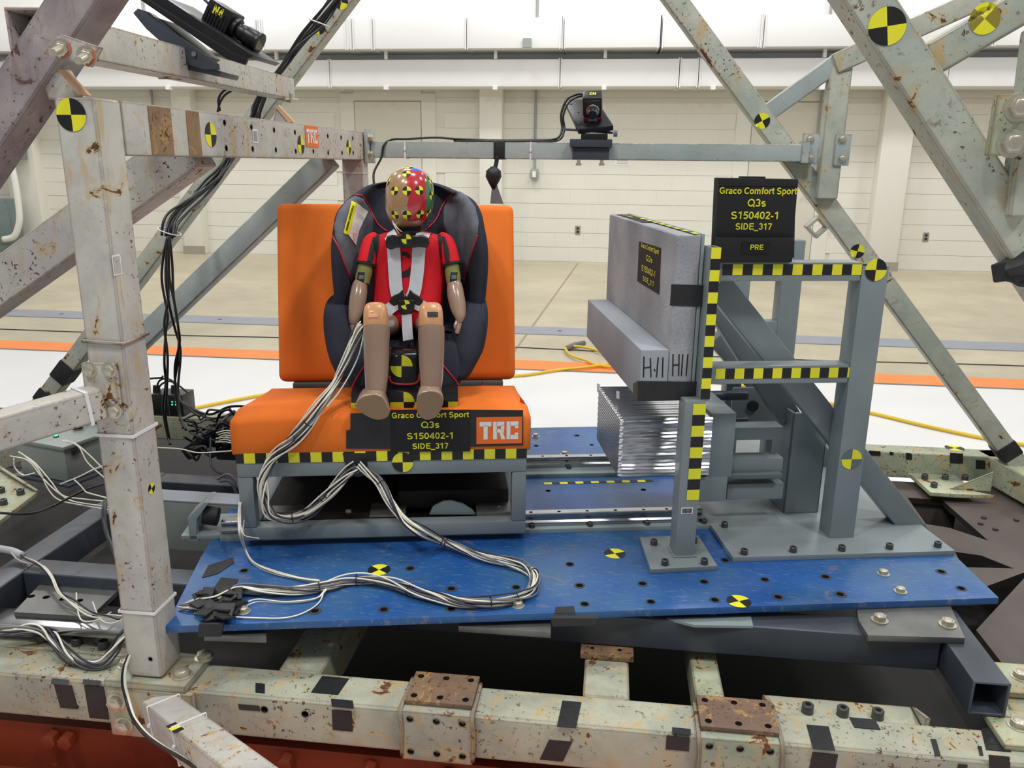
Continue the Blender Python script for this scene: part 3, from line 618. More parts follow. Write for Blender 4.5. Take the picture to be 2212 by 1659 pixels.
# ================================================================== SUB FRAME (dark slate tubes, parallel to the sled)
sf=thing('slate_sub_frame','dark slate painted box-tube frame under the blue plate','frame',(-.3,1.9,ZT))
zs,zb=-.031,-.106
def tb(a,b,w=.07,h=.075,mat=None,hollow=0,bev=.006):
    g=G(); g.beam(a,b,w,h,hollow=hollow); return g.obj('box_tube',mat or m_dark,sf,bevel=bev,seg=3)
zc=(zs+zb)/2
tb((-1.36,1.63,zc),(.72,1.63,zc)); tb((-1.395,1.40,zc),(-1.395,2.25,zc)); tb((-1.36,2.21,zc),(.72,2.21,zc)); tb((.76,1.455,zc),(.76,2.9,zc),hollow=.006,bev=.003)
tb((-.79,1.665,zc),(-.79,2.175,zc)); tb((0.2,1.665,zc),(.2,2.175,zc)); tb((-1.36,2.6,zc),(.72,2.6,zc))
pp=[P(u,v,z=-.017) for u,v in((1855,1340),(1875,1372),(2085,1378),(2052,1305),(1850,1310))]
g=G(); g.prism([q-Vector((0,0,.014)) for q in pp],(0,0,.014)); g.obj('clamp_plate',m_steelp,sf,bevel=.001,label='bare steel clamp plate with two hex bolts')
for u,v in((1900,1340),(2047,1350)): q=P(u,v,z=-.017); inst(HEX,'hex_bolt',sf,q,spin=.3,scale=1.15)
pp=[P(u,v,z=-.028) for u,v in((990,1352),(1190,1366),(1190,1338),(1000,1330))]
g=G(); g.prism([q-Vector((0,0,.014)) for q in pp],(0,0,.014)); g.obj('clamp_plate',m_steelp,sf,bevel=.001)
pp=[P(u,v,z=-.028) for u,v in((440,1372),(575,1376),(575,1345),(440,1345))]
g=G(); g.prism([q-Vector((0,0,.014)) for q in pp],(0,0,.014)); g.obj('clamp_plate',m_steelp,sf,bevel=.001)
pp=[P(u,v,z=-.03) for u,v in((1440,1335),(1622,1330),(1627,1352),(1500,1350))]
g=G(); g.prism([q-Vector((0,0,.006)) for q in pp],(0,0,.006)); g.obj('shim_plate',m_strip,sf)
# grey plates lower left
pp=[P(u,v,z=-.06) for u,v in((30,1322),(195,1332),(255,1275),(85,1263))]
lp=thing('ground_steel_plate','flat bare steel plate with four holes lying inside the left frame','plate',pp[0])
g=G(); g.prism([q-Vector((0,0,.012)) for q in pp],(0,0,.012)); o=g.obj('plate',m_steelp,lp)
holes(o,[P(u,v,z=-.06) for u,v in((68,1288),(100,1290),(136,1294),(172,1297))],(0,0,1),.008,.03)
pp=[P(u,v,z=-.07) for u,v in((-20,1345),(280,1365),(280,1330),(-10,1312))]
g=G(); g.prism([q-Vector((0,0,.02)) for q in pp],(0,0,.02)); tag(g.obj('aluminium_bar',m_steel,bevel=.001),'shiny flat aluminium bar in front of the bare steel plate','bar')

# ================================================================== CAGE
cg=thing('roll_cage','rusty cream-grey box-tube uprights, beam and diagonal braces around the test seat','frame',(-.91,1.38,ZT+.01))
def tube(par,a,b,w,h,mat,name='brace',up=(0,0,1),hollow=0,bev=.008,label=None):
    g=G(); g.beam(a,b,w,h,up,hollow); return g.obj(name,mat,par,bevel=bev,seg=3,label=label)
XP0,XP1=-.945,-.872
po=tube(cg,(-.909,1.384,ZT+.018),(-.909,1.384,1.02),.074,.078,m_cage,'post',up=(0,1,0))
holes(po,[P(325,1424,y=1.345)],(0,-1,0),.0045,.03)
tb_=tube(cg,(-.909,1.423,.973),(-.909,2.90,.973),.074,.094,m_cage,'top_beam',bev=.003)
hp=[P(u,v,x=-.872) for u,v in((240,241),(247,305),(338,250),(344,309),(417,259),(423,315),(485,265),(489,320),(543,275),(546,322),(592,281),(596,324),(637,286),(639,327),(676,291),(677,327),(708,294),(709,330),(737,297),(739,330),(762,299),(763,330))]
holes(tb_,hp,(1,0,0),.0065,.03)
for (ua,ub,m) in ((324,372,m_rust),(405,432,m_rust)):
    pts=[P(ua,285,x=-.8715),P(ub,285,x=-.8715)]
    g=G(); g.bb((-.8725,pts[0].y,.929),(-.8705,pts[1].y,1.017)); g.obj('rust_patch',m,cg,label='bare rusted area on the beam')
tube(cg,(-.909,2.88,.93),(-.909,2.88,ZT),.074,.07,m_cage,'post',up=(0,1,0))
# end plate at far end, weld rings, foot plate
g=G(); g.bb((-.868,2.86,.915),(-.86,2.97,1.03)); g.obj('end_plate',m_galv,cg,bevel=.001)
for z in(.945,1.0): inst(HEX,'hex_bolt',cg,(-.86,2.895,z),(1,0,0),scale=1.1)
g=G(); q=[P(183,742,y=1.344),P(250,748,y=1.344),P(262,746,y=1.35),P(312,730,x=-.870)]
zr=.60
g=G(); g.sweep([(-.948,1.345,zr),(-.948,1.342,zr),(-.871,1.342,zr-.003),(-.869,1.345,zr-.003),(-.869,1.423,zr),(-.948,1.426,zr),(-.948,1.345,zr)],.0035,6); g.obj('weld_bead',m_cage,cg,smooth=True)
g=G(); g.bb((-.99,YF-.012,ZT),(-.815,YR+.005,ZT+.016)); g.obj('foot_plate',m_base,cg,bevel=.003)
for x,y in((-.972,1.385),(-.972,1.42),(-.84,1.365),(-.825,1.43)): inst(HEXB,'hex_bolt',cg,(x,y,ZT+.016),spin=x)
g=G(); g.bb((-.985,YF-.016,ZB-.01),(-.80,YF-.001,ZT)); g.obj('foot_plate',m_base,cg,bevel=.003)
for x,z in((-.965,-.15),(-.955,-.205)): inst(HEXB,'hex_bolt',cg,(x,YF-.016,z),(0,-1,0),spin=.2)
# diagonals
D=lambda u,v,y: P(u,v,y=y)
def E(a,b,z): return a+(b-a)*((z-a.z)/(b.z-a.z))
A_,B_=D(1790,-110,1.39),D(2480,960,1.39)
d1=tube(cg,E(A_,B_,1.9),E(A_,B_,ZT),.062,.07,m_cageR,up=(0,1,0),label='thick rusty brace running down the right side')
A_,B_=D(1413,-60,3.0),D(2212,1024,3.0)
d2=tube(cg,E(A_,B_,2.0),B_,.068,.07,m_cageR,up=(0,1,0))
m_l1=rusty('smudged_cream_paint',(176,170,166),(132,120,124),1.5,.8,rc=(92,72,70),streak=(128,112,108))
A_,B_=D(288,-150,1.40),D(-199,585,1.40)
l1=tube(cg,E(A_,B_,1.9),E(A_,B_,ZT),.074,.078,m_l1,up=(0,1,0))
A_,B_=D(790,-60,3.0),Vector((-2.38,3.0,ZT))
l3=tube(cg,E(A_,B_,2.0),B_,.066,.066,m_cageR,up=(0,1,0))
l4=tube(cg,Vector((-.93,2.68,.93)),P(205,830,y=2.68),.07,.07,m_galv,up=(0,1,0))
l2=tube(cg,Vector((-.945,1.82,.95)),P(-110,700,y=1.82),.10,.09,m_cage,up=(0,1,0))
t1=tube(cg,D(1650,250,3.0),D(1815,130,2.96),.058,.06,m_galv,up=(0,1,0))
t2=tube(cg,D(1800,140,2.96),D(2180,-30,2.9),.065,.07,m_cageR,up=(0,1,0))
v1=tube(cg,D(1815,140,2.96),D(1782,430,2.96),.07,.055,m_cageR,up=(0,1,0))
t3=tube(cg,D(1998,135,1.40),D(2290,-35,1.40),.05,.055,m_cageR,up=(0,1,0))
# post top gusset and l1
g=G(); g.prism([D(105,215,1.375),D(180,212,1.375),D(145,150,1.375),D(85,160,1.375)],(0,.012,0)); g.obj('gusset_web',m_cage,cg)
m_peach=plain('bare_peach_primer',(206,164,128),.6,var=.15)
g=G(); g.prism([D(122,150,1.352),D(140,150,1.352),D(192,206,1.352),D(168,206,1.352)],(0,.01,0)); g.obj('gusset_rib',m_peach,cg,bevel=.002)
g=G(); g.prism([D(592,228,2.54),D(602,228,2.54),D(636,264,2.54),D(622,264,2.54)],(0,.01,0)); g.obj('gusset_rib',m_peach,cg)
g=G(); g.prism([D(590,262,2.55),D(635,268,2.55),D(600,225,2.55)],(0,.012,0)); g.obj('gusset_web',m_cage,cg)
# bracket plates
for (a,b) in (((1735,288),(1765,355)),((1806,290),(1832,358))):
    p0,p1=D(*a,2.93),D(*b,2.93); g=G(); g.bb((p0.x,2.925,p1.z),(p1.x,2.935,p0.z)); g.obj('bolt_plate',m_galv,cg,bevel=.001)
    for v in(300,342): q=D((a[0]+b[0])/2,v,2.925); inst(HEX,'hex_bolt',cg,q,(0,-1,0),scale=.9)
p0,p1=D(2152,205,1.32),D(2290,338,1.32); g=G(); g.bb((p0.x,1.315,p1.z),(p1.x,1.33,p0.z)); g.obj('bolt_plate',m_baseR,cg,bevel=.002,label='large rusty bolt plate at the right edge')
for u,v in((2200,232),(2184,310)): inst(HEXB,'hex_bolt',cg,D(u,v,1.315),(0,-1,0),spin=.3,scale=1.0)
tube(cg,D(2240,60,1.36),D(2188,470,1.36),.03,.04,m_cageR,up=(0,1,0))
g=G(); p0,p1=D(2118,310,1.37),D(2160,335,1.37); g.bb((p0.x,1.36,p1.z),(p1.x,1.42,p0.z)); g.obj('dark_spacer',m_blk2,cg)
# short square socket hanging on brace D2
q=D(1764,490,2.93); g=G(); R=Matrix.Rotation(.78,3,'Y'); 
g.beam(q-Vector((0,.022,0)),q+Vector((0,.03,0)),.055,.055,R@Vector((0,0,1)),hollow=.009); g.obj('socket_tube',m_cageR,cg,bevel=.003)
# outrigger bolted on the post
orr=thing('outrigger_tube','rusty cream box tube bolted to the left post, running out to the left','tube',(-.93,1.34,.5))
a=Vector((-.925,1.335,.489)); b=P(0,932,y=1.06); b=a+(P(-10,932,y=1.19)-a)*2.2
tube(orr,a,b,.055,.058,m_cage,'outrigger',bev=.006)
p0,p1=D(181,782,1.34),D(268,898,1.34); g=G(); g.bb((p0.x,1.331,p1.z),(-.885,1.3435,p0.z)); g.obj('bolt_plate',m_cage,orr,bevel=.002)
for u,v in((194,798),(236,799),(247,888)): inst(HEXB,'hex_bolt',orr,D(u,v,1.331),(0,-1,0),scale=.72,spin=.4)
dd=(b-a).normalized(); tie(orr,a+dd*.03+Vector((0,0,0)),dd,.055,.058,wd=.006)
# lower strut coming towards the camera
ls=thing('lower_strut','cream box tube reaching from the post foot towards the camera','tube',(-.87,1.3,-.2))
a=Vector((-.875,1.325,-.165)); b=P(545,1700,y=1.02); d_=(b-a).normalized(); b=a+d_*.7
tube(ls,a,b,.06,.07,m_cage,'strut',bev=.006)
c_=P(445,1588,y=1.15); 
for f in(.05,.2): tie(ls,a+d_*f,d_,.06,.07,wd=.005)
q=a+d_*.19+Vector((0,0,.036)); checker(ls,a+d_*.165+Vector((-.02,-.03,.037)),d_,d_.cross(Vector((0,0,-1))),3,.018,.05)
# ties on post
for z,m in ((P(290,1322,y=1.345).z,0),(P(270,942,y=1.345).z,0)): tie(cg,(-.909,1.384,z),(0,0,1),.074,.079,(0,1,0),wd=.006)
tie(cg,(-.909,2.88,P(800,374,y=2.85).z),(0,0,1),.074,.07,(0,1,0))
# markers / print on cage
marker(cg,D(154,248,1.3445),(0,-1,0),(0,0,1),.027,cols=[m_ink,m_yel])
marker(cg,P(455,291,x=-.872),(1,0,0),(0,0,1),.026); marker(cg,P(650,313,x=-.872),(1,0,0),(0,0,1),.026); marker(cg,P(753,318,x=-.872),(1,0,0),(0,0,1),.024)
marker(cg,P(327,1055,x=-.872),(1,0,0),(0,0,1),.0115,rot=.3)
LOGO={'T':[[(0,0),(0,.26),(.9,.26),(.9,0)],[(.3,.2),(.3,1),(.62,1),(.62,.2)]],
'R':[[(0,0),(0,1),(.3,1),(.3,0)],[(.25,0),(.25,.24),(.86,.24),(.86,0)],[(.6,.2),(.6,.5),(.86,.5),(.86,.2)],[(.25,.42),(.25,.62),(.86,.62),(.8,.42)],[(.48,.6),(.64,1),(.95,1),(.76,.6)]],
'C':[[(0,0),(0,1),(.3,1),(.3,0)],[(.25,0),(.25,.24),(.9,.24),(.9,0)],[(.25,.76),(.25,1),(.9,1),(.9,.76)],[(.64,.2),(.64,.38),(.9,.38),(.9,.2)],[(.64,.64),(.64,.8),(.9,.8),(.9,.64)]]}
def logo(par,o,X,Y,w,h,n):
    """orange square with the three blocky white letters; o top-left, X right, Y down"""
    o=Vector(o);X=Vector(X).normalized();Y=Vector(Y).normalized();n=Vector(n); 
    s=quad(par,'logo_sticker',m_orlab,[o,o+X*w,o+X*w+Y*h,o+Y*h],n,.0012)
    g=G()
    for k,ch in enumerate('TRC'):
        for poly in LOGO[ch]:
            g.add([o+X*w*(.07+.295*k+.285*px)+Y*h*(.17+.66*py)+n*.0018 for px,py in poly],[(0,1,2,3)])
    g.obj('logo_letters',m_white,s,fix=False)
q0=P(658,270,x=-.8715);q1=P(688,318,x=-.8715); logo(cg,(q0.x,q0.y,q0.z),(0,1,0),(0,0,-1),q1.y-q0.y,q0.z-q1.z,(1,0,0))
for (u,v) in((551,294),): 
    q=P(u,v,x=-.872); g=G(); g.add([q+Vector((.0008,a,b)) for a,b in((-.015,-.016),(.015,-.016),(.015,.016),(-.015,.016))],[(0,1,2,3)]); g.mi=1; g.add([q+Vector((.0014,a,b)) for a,b in((-.011,-.012),(.011,-.012),(.011,.012),(-.011,.012))],[(0,1,2,3)]); g.obj('label_sticker',[m_white,m_cond],cg,fix=False)
q=P(252,572,x=-.872); g=G(); g.add([q+Vector((.0008,a,b)) for a,b in((-.013,-.018),(.013,-.018),(.013,.018),(-.013,.018))],[(0,1,2,3)]); g.mi=1; g.add([q+Vector((.0014,a,b)) for a,b in((-.010,-.015),(.010,-.015),(.010,.015),(-.010,.015))],[(0,1,2,3)]); g.obj('label_sticker',[m_white,m_cage],cg,fix=False)
def bmark(ob,u,v,y,r,rot=0,cols=None,up=(0,0,1)):
    marker(cg,P(u,v,y=y),(0,-1,0),up,r,surf=bvh(ob),rot=rot,cols=cols,off=.001)
bmark(d1,1914,58,1.36,.027,rot=.15,cols=[m_ink,m_yel])
bmark(d2,1647,261,2.96,.026,rot=.5); bmark(d2,1853,543,2.96,.024,rot=-.2)
bmark(l3,687,58,2.96,.024,rot=.1); bmark(l3,736,4,2.96,.024,rot=1.3)
bmark(t3,2128,40,1.37,.022,rot=.9,cols=[m_yel,plain('faded_olive_print',(140,128,40),.5)])
text(cg,'4',P(2080,72,y=1.37),(1,0,.1),(0,0,1),.014,m_ink,bold=0)
# black tape wraps
for ob,(u,v),y,w in((d2,(2163,975),3.0,.03),(l3,(138,795),3.0,.045),(l3,(98,850),3.0,.03)):
    q=P(u,v,y=y); mw=(D(1413,-60,3.0)-D(2212,1024,3.0)) if ob is d2 else (D(750,0,3.0)-Vector((-2.38,3.0,ZT)))
    dv=mw.normalized(); base=D(2212,1024,3.0) if ob is d2 else Vector((-2.38,3,ZT)); q=base+dv*((q-base).dot(dv))
    g=G(); g.beam(q-dv*w,q+dv*w,.074,.077,(0,1,0)); g.obj('tape_wrap',m_tape,cg,bevel=.006)
dv=(D(2480,960,1.39)-D(1790,-110,1.39)).normalized(); q=D(2195,580,1.36)
g=G(); rnd=random.Random(3)
for k in range(7): g.beam(q+Vector((rnd.uniform(-.02,.02),rnd.uniform(-.01,.03),rnd.uniform(-.02,.02))),q+Vector((rnd.uniform(.0,.03),.0,rnd.uniform(-.03,.0))),.03,.035,(rnd.random(),1,0))
g.obj('tape_wrap',m_tape,cg,bevel=.004,label='crumpled black plastic wrapped on the right brace')
# cross rail
cr=thing('cross_rail','pale grey-green horizontal box rail behind the seat carrying the centre camera','rail',(0,2.93,.93))
tube(cr,(-.858,2.93,.962),(.63,2.93,.962),.05,.056,m_galv,'rail',bev=.004)
g=G(); g.bb((.615,2.90,.93),(.64,2.96,1.0)); g.obj('rail_end_plate',m_galv,cr)
for u in(874,1146): tie(cr,(P(u,320,y=2.9).x,2.93,.962),(1,0,0),.05,.056,wd=.006)
q=P(1078,320,y=2.9).x; g=G(); g.beam((q-.02,2.93,.962),(q+.02,2.93,.962),.056,.06); g.obj('tape_wrap',m_tape,cr,bevel=.003)
g=G(); g.sweep(catmull([P(1074,338,y=2.895),P(1072,352,y=2.895),P(1067,372,y=2.89)]),.008,6); g.obj('twisted_tape',m_tape,cr,smooth=True)
g=G(); q=P(1066,382,y=2.89); g.rings([ell(q+Vector((0,0,dz)),X3,Y3,r,r*.7,10) for dz,r in((.035,.008),(.02,.026),(0,.028),(-.02,.018),(-.04,.006))]); g.obj('black_bag',m_tape,cr,smooth=True)
q0,q1=P(1068,398,y=2.89),P(1066,440,y=2.89); g=G(); g.prism([q0+Vector((-.008,0,0)),q0+Vector((.008,0,0)),q1+Vector((.035,0,0)),q1+Vector((-.012,0,0))],(0,.004,0)); g.obj('grey_strap',m_wireg,cr)
# camera boom tube upper left
bm_=thing('camera_boom','pale box tube clamped across the upper left braces, open at its near end','tube',P(100,120,y=1.46))
a=P(72,66,y=1.42); b=P(615,192,y=2.92); dv=(b-a).normalized(); a=a-dv*.02
tube(bm_,a,b,.07,.07,m_cage,'boom',hollow=.006,bev=.004)
g=G(); g.prism([P(u,v,y=1.33) for u,v in((125,72),(213,101),(190,144),(93,116))],(0,.014,0)); g.obj('clamp_plate',m_cage,bm_,bevel=.001)
for u,v in((134,104),(188,120)):
    q=P(u,v,y=1.329); g=G(); g.cyl(q,q-Vector((0,.001,0)),.016,18); g.obj('rust_washer',plain('orange_rust%d'%u,(180,108,78),.7),bm_)
    inst(HEX,'hex_nut',bm_,q-Vector((0,.001,0)),(.35,-1,-.25),scale=1.0); stud(bm_,q,q+Vector((.02,-.055,-.014)),.0062)
for (u,v,y,s) in((610,208,2.86,.8),):
    q=P(u,v,y=y); g=G(); R=Matrix.Rotation(.22,3,'Y'); g.box(q,(.082*s,.016,.036*s),R); g.obj('clamp_plate',m_galv if s<1 else m_cage,bm_,bevel=.001)
    for k in(-1,1):
        w=q+R@Vector((k*.024*s,-.01,0)); inst(HEX,'hex_nut',bm_,w+Vector((0,0.003,0)),(.25,-1,-.1),scale=.95*s); stud(bm_,w+Vector((0,.1,0)),w+Vector((.012,-.05,-.008))*1,.0052*s)
# ================================================================== TEST FIXTURE (turned 11.6 degrees)
def LW(p): return F@Vector(p)
def Lw(u,v,**k): return F@L(u,v,**k)
def proj(p):
    q=Vector(p)-CO; z=q.dot(FW); return W_/2+F_*q.dot(RT)/z, H_/2-F_*q.dot(UP)/z, z
bp=thing('blue_base_plate','long scratched blue steel plate with drilled holes carrying seat and grey fixture','plate',LW((.87,.6,-.016)))
g=G(F); g.prism([(-.03,0,-.016),(1.765,0,-.016),(1.79,.2,-.016),(1.80,1.25,-.016),(-.05,1.25,-.016),(-.045,.3,-.016)],(0,0,.016)); pl=g.obj('plate',m_blue,bp,bevel=.0012)
hpx=[(527,1233),(886,1228),(975,1272),(1115,1269),(829,1317),(975,1315),(1231,1219),(1252,1265),(1263,1305),(1388,1261),(1521,1257),(1406,1300),(1544,1296),(1681,1290),(1652,1252),(1566,1210),(1783,1246),(1815,1284),(2033,1235),(2076,1271),(680,1320),(1246,941),(1158,963),(1278,961),(1390,1058),(1184,1060)]
holes(pl,[Lw(u,v,z=0) for u,v in hpx],(0,0,1),.0082,.03)
m_stain=plain('rust_stained_blue',(64,62,66),.6,var=.3,vs=60)
for u,v in hpx[:22]:
    q=Lw(u,v,z=.0); g=G(); n=20; r1=random.uniform(.011,.0145); g.rings([[q+Vector((r*math.cos(6.2832*i/n),r*math.sin(6.2832*i/n),.0007)) for i in range(n)] for r in(.0083,r1)],cap=False); g.obj('stain_ring',m_stain,bp,fix=False)
for u,v in((527,1322),(1119,1309),(1945,1278),(1908,1240),(1157,943),(1219,982)): inst(HEX,'hex_bolt',bp,Lw(u,v,z=0),spin=u,scale=.92)
for (u,v,rot) in((819,1231,.78),(1328,1196,.3),(1596,1299,.3)): marker(bp,Lw(u,v,z=0),(0,0,1),EY,.0265,rot=rot,cols=[m_yel,m_ink])
q0=Lw(1176,1047,z=0);q1=Lw(1412,1041,z=0); checker(bp,q0,q1-q0,EZ.cross(q1-q0),14,.016,(q1-q0).length,first=1)
for pts in (((450,1222),(503,1205),(506,1216),(470,1240),(436,1249)),((455,1280),(478,1248),(515,1252),(497,1285)),((1200,1312),(1240,1310),(1243,1325),(1198,1326))):
    patch(bp,[Lw(u,v,z=.0004) for u,v in pts],(0,0,1),mat=m_tape)
# crumpled tape lump holding the cable at the left edge
rnd=random.Random(5); g=G()
for k in range(26):
    q=Lw(rnd.uniform(428,512),rnd.uniform(1278,1334),z=.008+rnd.uniform(0,.012)); g.box(q,(rnd.uniform(.02,.05),rnd.uniform(.02,.04),.004),Matrix.Rotation(rnd.uniform(-.6,.6),3,'X')@Matrix.Rotation(rnd.uniform(0,3),3,'Z'))
g.obj('crumpled_tape',m_tape,bp,bevel=.001)
patch(bp,[P(u,v,y=1.378) for u,v in((433,1345),(485,1345),(480,1372),(430,1372))],(0,-1,0),th=.006)
patch(bp,[P(u,v,y=1.46) for u,v in((1190,1330),(1292,1330),(1285,1345),(1195,1348))],(0,-1,0),th=.01)
# rails on their strips
for (ya,yb,yr,lab,scr,hol) in ((.383,.46,.415,'front bright steel linear rail on a grey strip, ahead of the seat carriage',[(1150,1142),(1276,1139),(1400,1136),(1523,1133),(1141,1096),(1260,1095),(1377,1092)],[(1146,1104),(1207,1103),(1268,1102),(1329,1101),(1390,1100),(1440,1099)]),
                        (.765,.85,.83,'rear bright steel linear rail on a grey strip, behind the seat carriage',[(1229,1012)],[(1172,985),(1224,984),(1276,983)])):
    t=thing('linear_rail',lab,'rail',LW((.6,ya,0)),group='linear rails on the blue plate')
    g=G(F); g.bb((-.02,ya,0),(1.235,yb,.012)); g.obj('rail_strip',m_strip,t,bevel=.001)
    g=G(F); a,b,c=.012,.046,.03
    prof=[(yr-.014,.012),(yr-.014,.022),(yr-.009,.027),(yr-.009,.033),(yr-.014,.038),(yr-.014,.046),(yr+.014,.046),(yr+.014,.038),(yr+.009,.033),(yr+.009,.027),(yr+.014,.022),(yr+.014,.012)]
    g.prism([(-.02,y,z) for y,z in prof],(1.235,0,0)); r=g.obj('rail',m_steel,t,bevel=.0006)
    hp=[]
    for u,v in hol: q=L(u,v,z=.046); hp.append(LW((q.x,yr,.046)))
    holes(r,hp,(0,0,1),.0048,.02)
    for u,v in scr: q=L(u,v,z=.012); inst(SOCK,'cap_screw',t,LW((q.x,min(max(q.y,ya+.012),yb-.008),.012)),scale=.85)
# left bracket with rubber buffer
sbk=thing('end_stop_bracket','grey L-shaped end stop with black rubber buffer at the left end of the rails','bracket',LW((-.09,.44,0)))
g=G(F); q=[L(u,v,y=.46) for u,v in((420,1098),(455,1065),(466,1065),(440,1100),(438,1130),(445,1148),(425,1148))]
g.prism([(a.x,.40,a.z) for a in q],(0,.07,0)); g.obj('upright',m_strip,sbk,bevel=.002)
g=G(F); a=L(425,1158,z=0);  g.bb((-.12,.40,0.0),(0.02,.53,.012)); g.obj('foot',m_strip,sbk,bevel=.002)
q0=Lw(440,1112,y=.43);q1=Lw(472,1116,y=.43); g=G(); g.cyl(q0,q1,.024,24); g.obj('rubber_buffer',m_rubber,sbk,bevel=.003)
for u,v in((492,1112),(494,1145)): inst(HEX,'hex_bolt',sbk,LW((.0,.43 if v<1120 else .415,.012)),scale=.6)
# ------------------------------------------------------------------ bench carriage
bn=thing('test_bench','grey box-tube seat carriage with bright orange cushion and backrest','bench',LW((.39,.6,.03)))
zb0,zt0=.035,.235; y0,y1=.345,.80; x0,x1=.06,.735
def bx(a,b,name='frame_tube',mat=m_grey,bev=.004,par=bn,label=None):
    g=G(F); g.bb(a,b); return g.obj(name,mat,par,bevel=bev,label=label)
xb0,xb1=.045,.742; zlo=.02
bx((xb0,y0,zlo),(xb1,y0+.04,zlo+.034)); bx((xb0,y0,.185),(xb1,y0+.04,zt0+.005)); bx((xb0,y0,zlo+.034),(xb0+.036,y0+.04,.185)); bx((xb1-.036,y0,zlo+.034),(xb1,y0+.04,.185))
for xx in(xb0,xb1-.036): bx((xx,y0+.04,.195),(xx+.036,y1,.235)); bx((xx,y0+.04,zlo),(xx+.036,y1,zlo+.034))
bx((xb0,y1-.036,zlo),(xb1,y1,.235),'back_panel',m_blk2); bx((xb0+.036,y0+.04,zlo+.03),(.42,y1-.04,zlo+.036),'floor_panel',m_blk2,0)  # back, floor and inner box coloured near-black as shade inside the bench
bx((.42,y0+.10,zlo+.03),(xb1-.036,y1-.04,.10),'inner_box',m_blk2); bx((xb0+.1,.60,.10),(.55,.604,.112),'inner_bar',m_steel,0)
for x in(.09,.35,.62): bx((x,.385,.0465),(x+.09,.46,.062),'bearing_block',m_steelp,.002)
q=[L(u,v,y=.40) for u,v in((927,1112),(935,1096),(958,1084),(975,1083),(1000,1090),(1020,1102),(1028,1112))]
g=G(F); g.prism([(a.x,.40,a.z) for a in q],(0,.012,0)); g.obj('lug',m_strip,bn,bevel=.002)
for u,v in((635,1085),(752,1085),(1078,1080)): q=L(u,v,y=.42); inst(HEX,'hex_bolt',bn,LW((q.x,.42,.054)),scale=.7)
# cushion: rings along x
g=G(F); rs=[]
for x,dz in((.037,-.010),(.041,-.003),(.06,-.001),(.11,.006),(.2,.012),(.35,.012),(.55,.012),(.66,.014),(.72,.008),(.747,-.002),(.751,-.010)):
    e=0 if .04<x<.749 else .005
    prof=[(.346+e,.243),(.3425+e,.248),(.342+e,.29),(.343+e,.32+dz*.5),(.348+e,.331+dz*.6),(.37,.334+dz),(.42,.338+dz),(.55,.318+dz),(.7,.296+dz),(.82-e,.276),(.835-e,.268),(.835-e,.245),(.6,.243),(.5,.243)]
    rs.append([Vector((x,a,b)) for a,b in prof])
g.rings(rs); cu=g.obj('seat_cushion',m_orange,bn,smooth=True)
cu.data.set_sharp_from_angle(angle=math.radians(60))
g=G(F); q=[L(u,v,y=.35) for u,v in((1131,880),(1140,890),(1143,915),(1137,935),(1133,925))]; g.prism([(a.x,.42,a.z) for a in q],(0,.03,0)); g.obj('fabric_tab',plain('dark_orange_fabric',(190,50,20),.7),bn,bevel=.003)
# backrest: leaning slab
BL=(.048,.86,.285);tilt=.26; hb=.535
g=G(F); Rb=Matrix.Rotation(-tilt,3,'X')
c=Vector((.403,.86,.285))+Rb@Vector((0,.06,hb/2)); g.box(c,(.712,.115,hb),Rb); br=g.obj('backrest',m_orange,bn,bevel=.028,seg=5)
# rear support
bx((.09,.86,.258),(.72,.90,.280),'support_bar',m_greyd)
for x in(.10,.62): bx((x,.86,.20),(x+.055,.90,.26),'support_post',plain('brown_oiled_steel%d'%int(x*10),(96,66,54),.4,metal=.4)); bx((x+.06,.87,.18),(x+.10,.90,.262),'support_post',m_greyd)
bx((.08,.79,.235),(.74,.90,.243),'rear_plate',m_greyd)
g=G(); g.sweep(catmull([Lw(1046,825,y=.84),Lw(1042,838,y=.83),Lw(1048,848,y=.82),Lw(1046,856,y=.81)],5),.005,6); g.obj('red_lanyard',plain('dark_red_cord',(120,30,20),.6),bn,smooth=True)
# front stripe, labels
YB=y0-.0005; YC=.3405
q0=Lw(527,980,y=YB);q1=Lw(1133,976,y=YB); zz=L(527,1001,y=YB).z; z1=L(527,979,y=YB).z
c0=LW((xb0,YB,zz)); g=G(F); g.bb((xb0,YB-.0006,zz),(xb1,YB,z1)); g.obj('tape_patch',m_tape,bn)
xs=L(527,990,y=YB).x; checker(bn,LW((xs,YB-.0008,zz)),EX,EZ,26,z1-zz,(xb1-xs),first=1)
def fq(par,name,mat,pts,y,th=.0008,label=None):
    return quad(par,name,mat,[LW((L(u,v,y=y).x,y,L(u,v,y=y).z)) for u,v in pts],-EY,th,label)
fq(bn,'tape_patch',m_tape,((740,979),(792,979),(795,1026),(770,1030),(752,1024)),YB-.002)
marker(bn,LW((L(870,998,y=YB).x,YB-.002,L(870,998,y=YB).z)),-EY,EZ,.0255,rot=0,cols=[m_ink,m_yel])
fq(bn,'tape_patch',m_tape,((757,893),(845,890),(845,970),(748,969),(748,930),(757,928)),YC)
sh=fq(bn,'label_sheet',m_black,((843,885),(1015,885),(1016,975),(844,976)),YC-.001,label='black sheet with yellow test numbers')
fq(bn,'tape_patch',m_tape,((1014,885),(1130,886),(1130,962),(1014,965)),YC)
def ftext(par,s,u,v,y,w_px,h_px,mat=m_yel,bold=.018):
    a=L(u-w_px/2,v,y=y);b=L(u+w_px/2,v,y=y); k=(b.x-a.x)/w_px; c=(a+b)/2
    return text(par,s,LW((c.x,y,c.z)),EX,EZ,h_px*k/.70,mat,width=b.x-a.x,bold=bold)
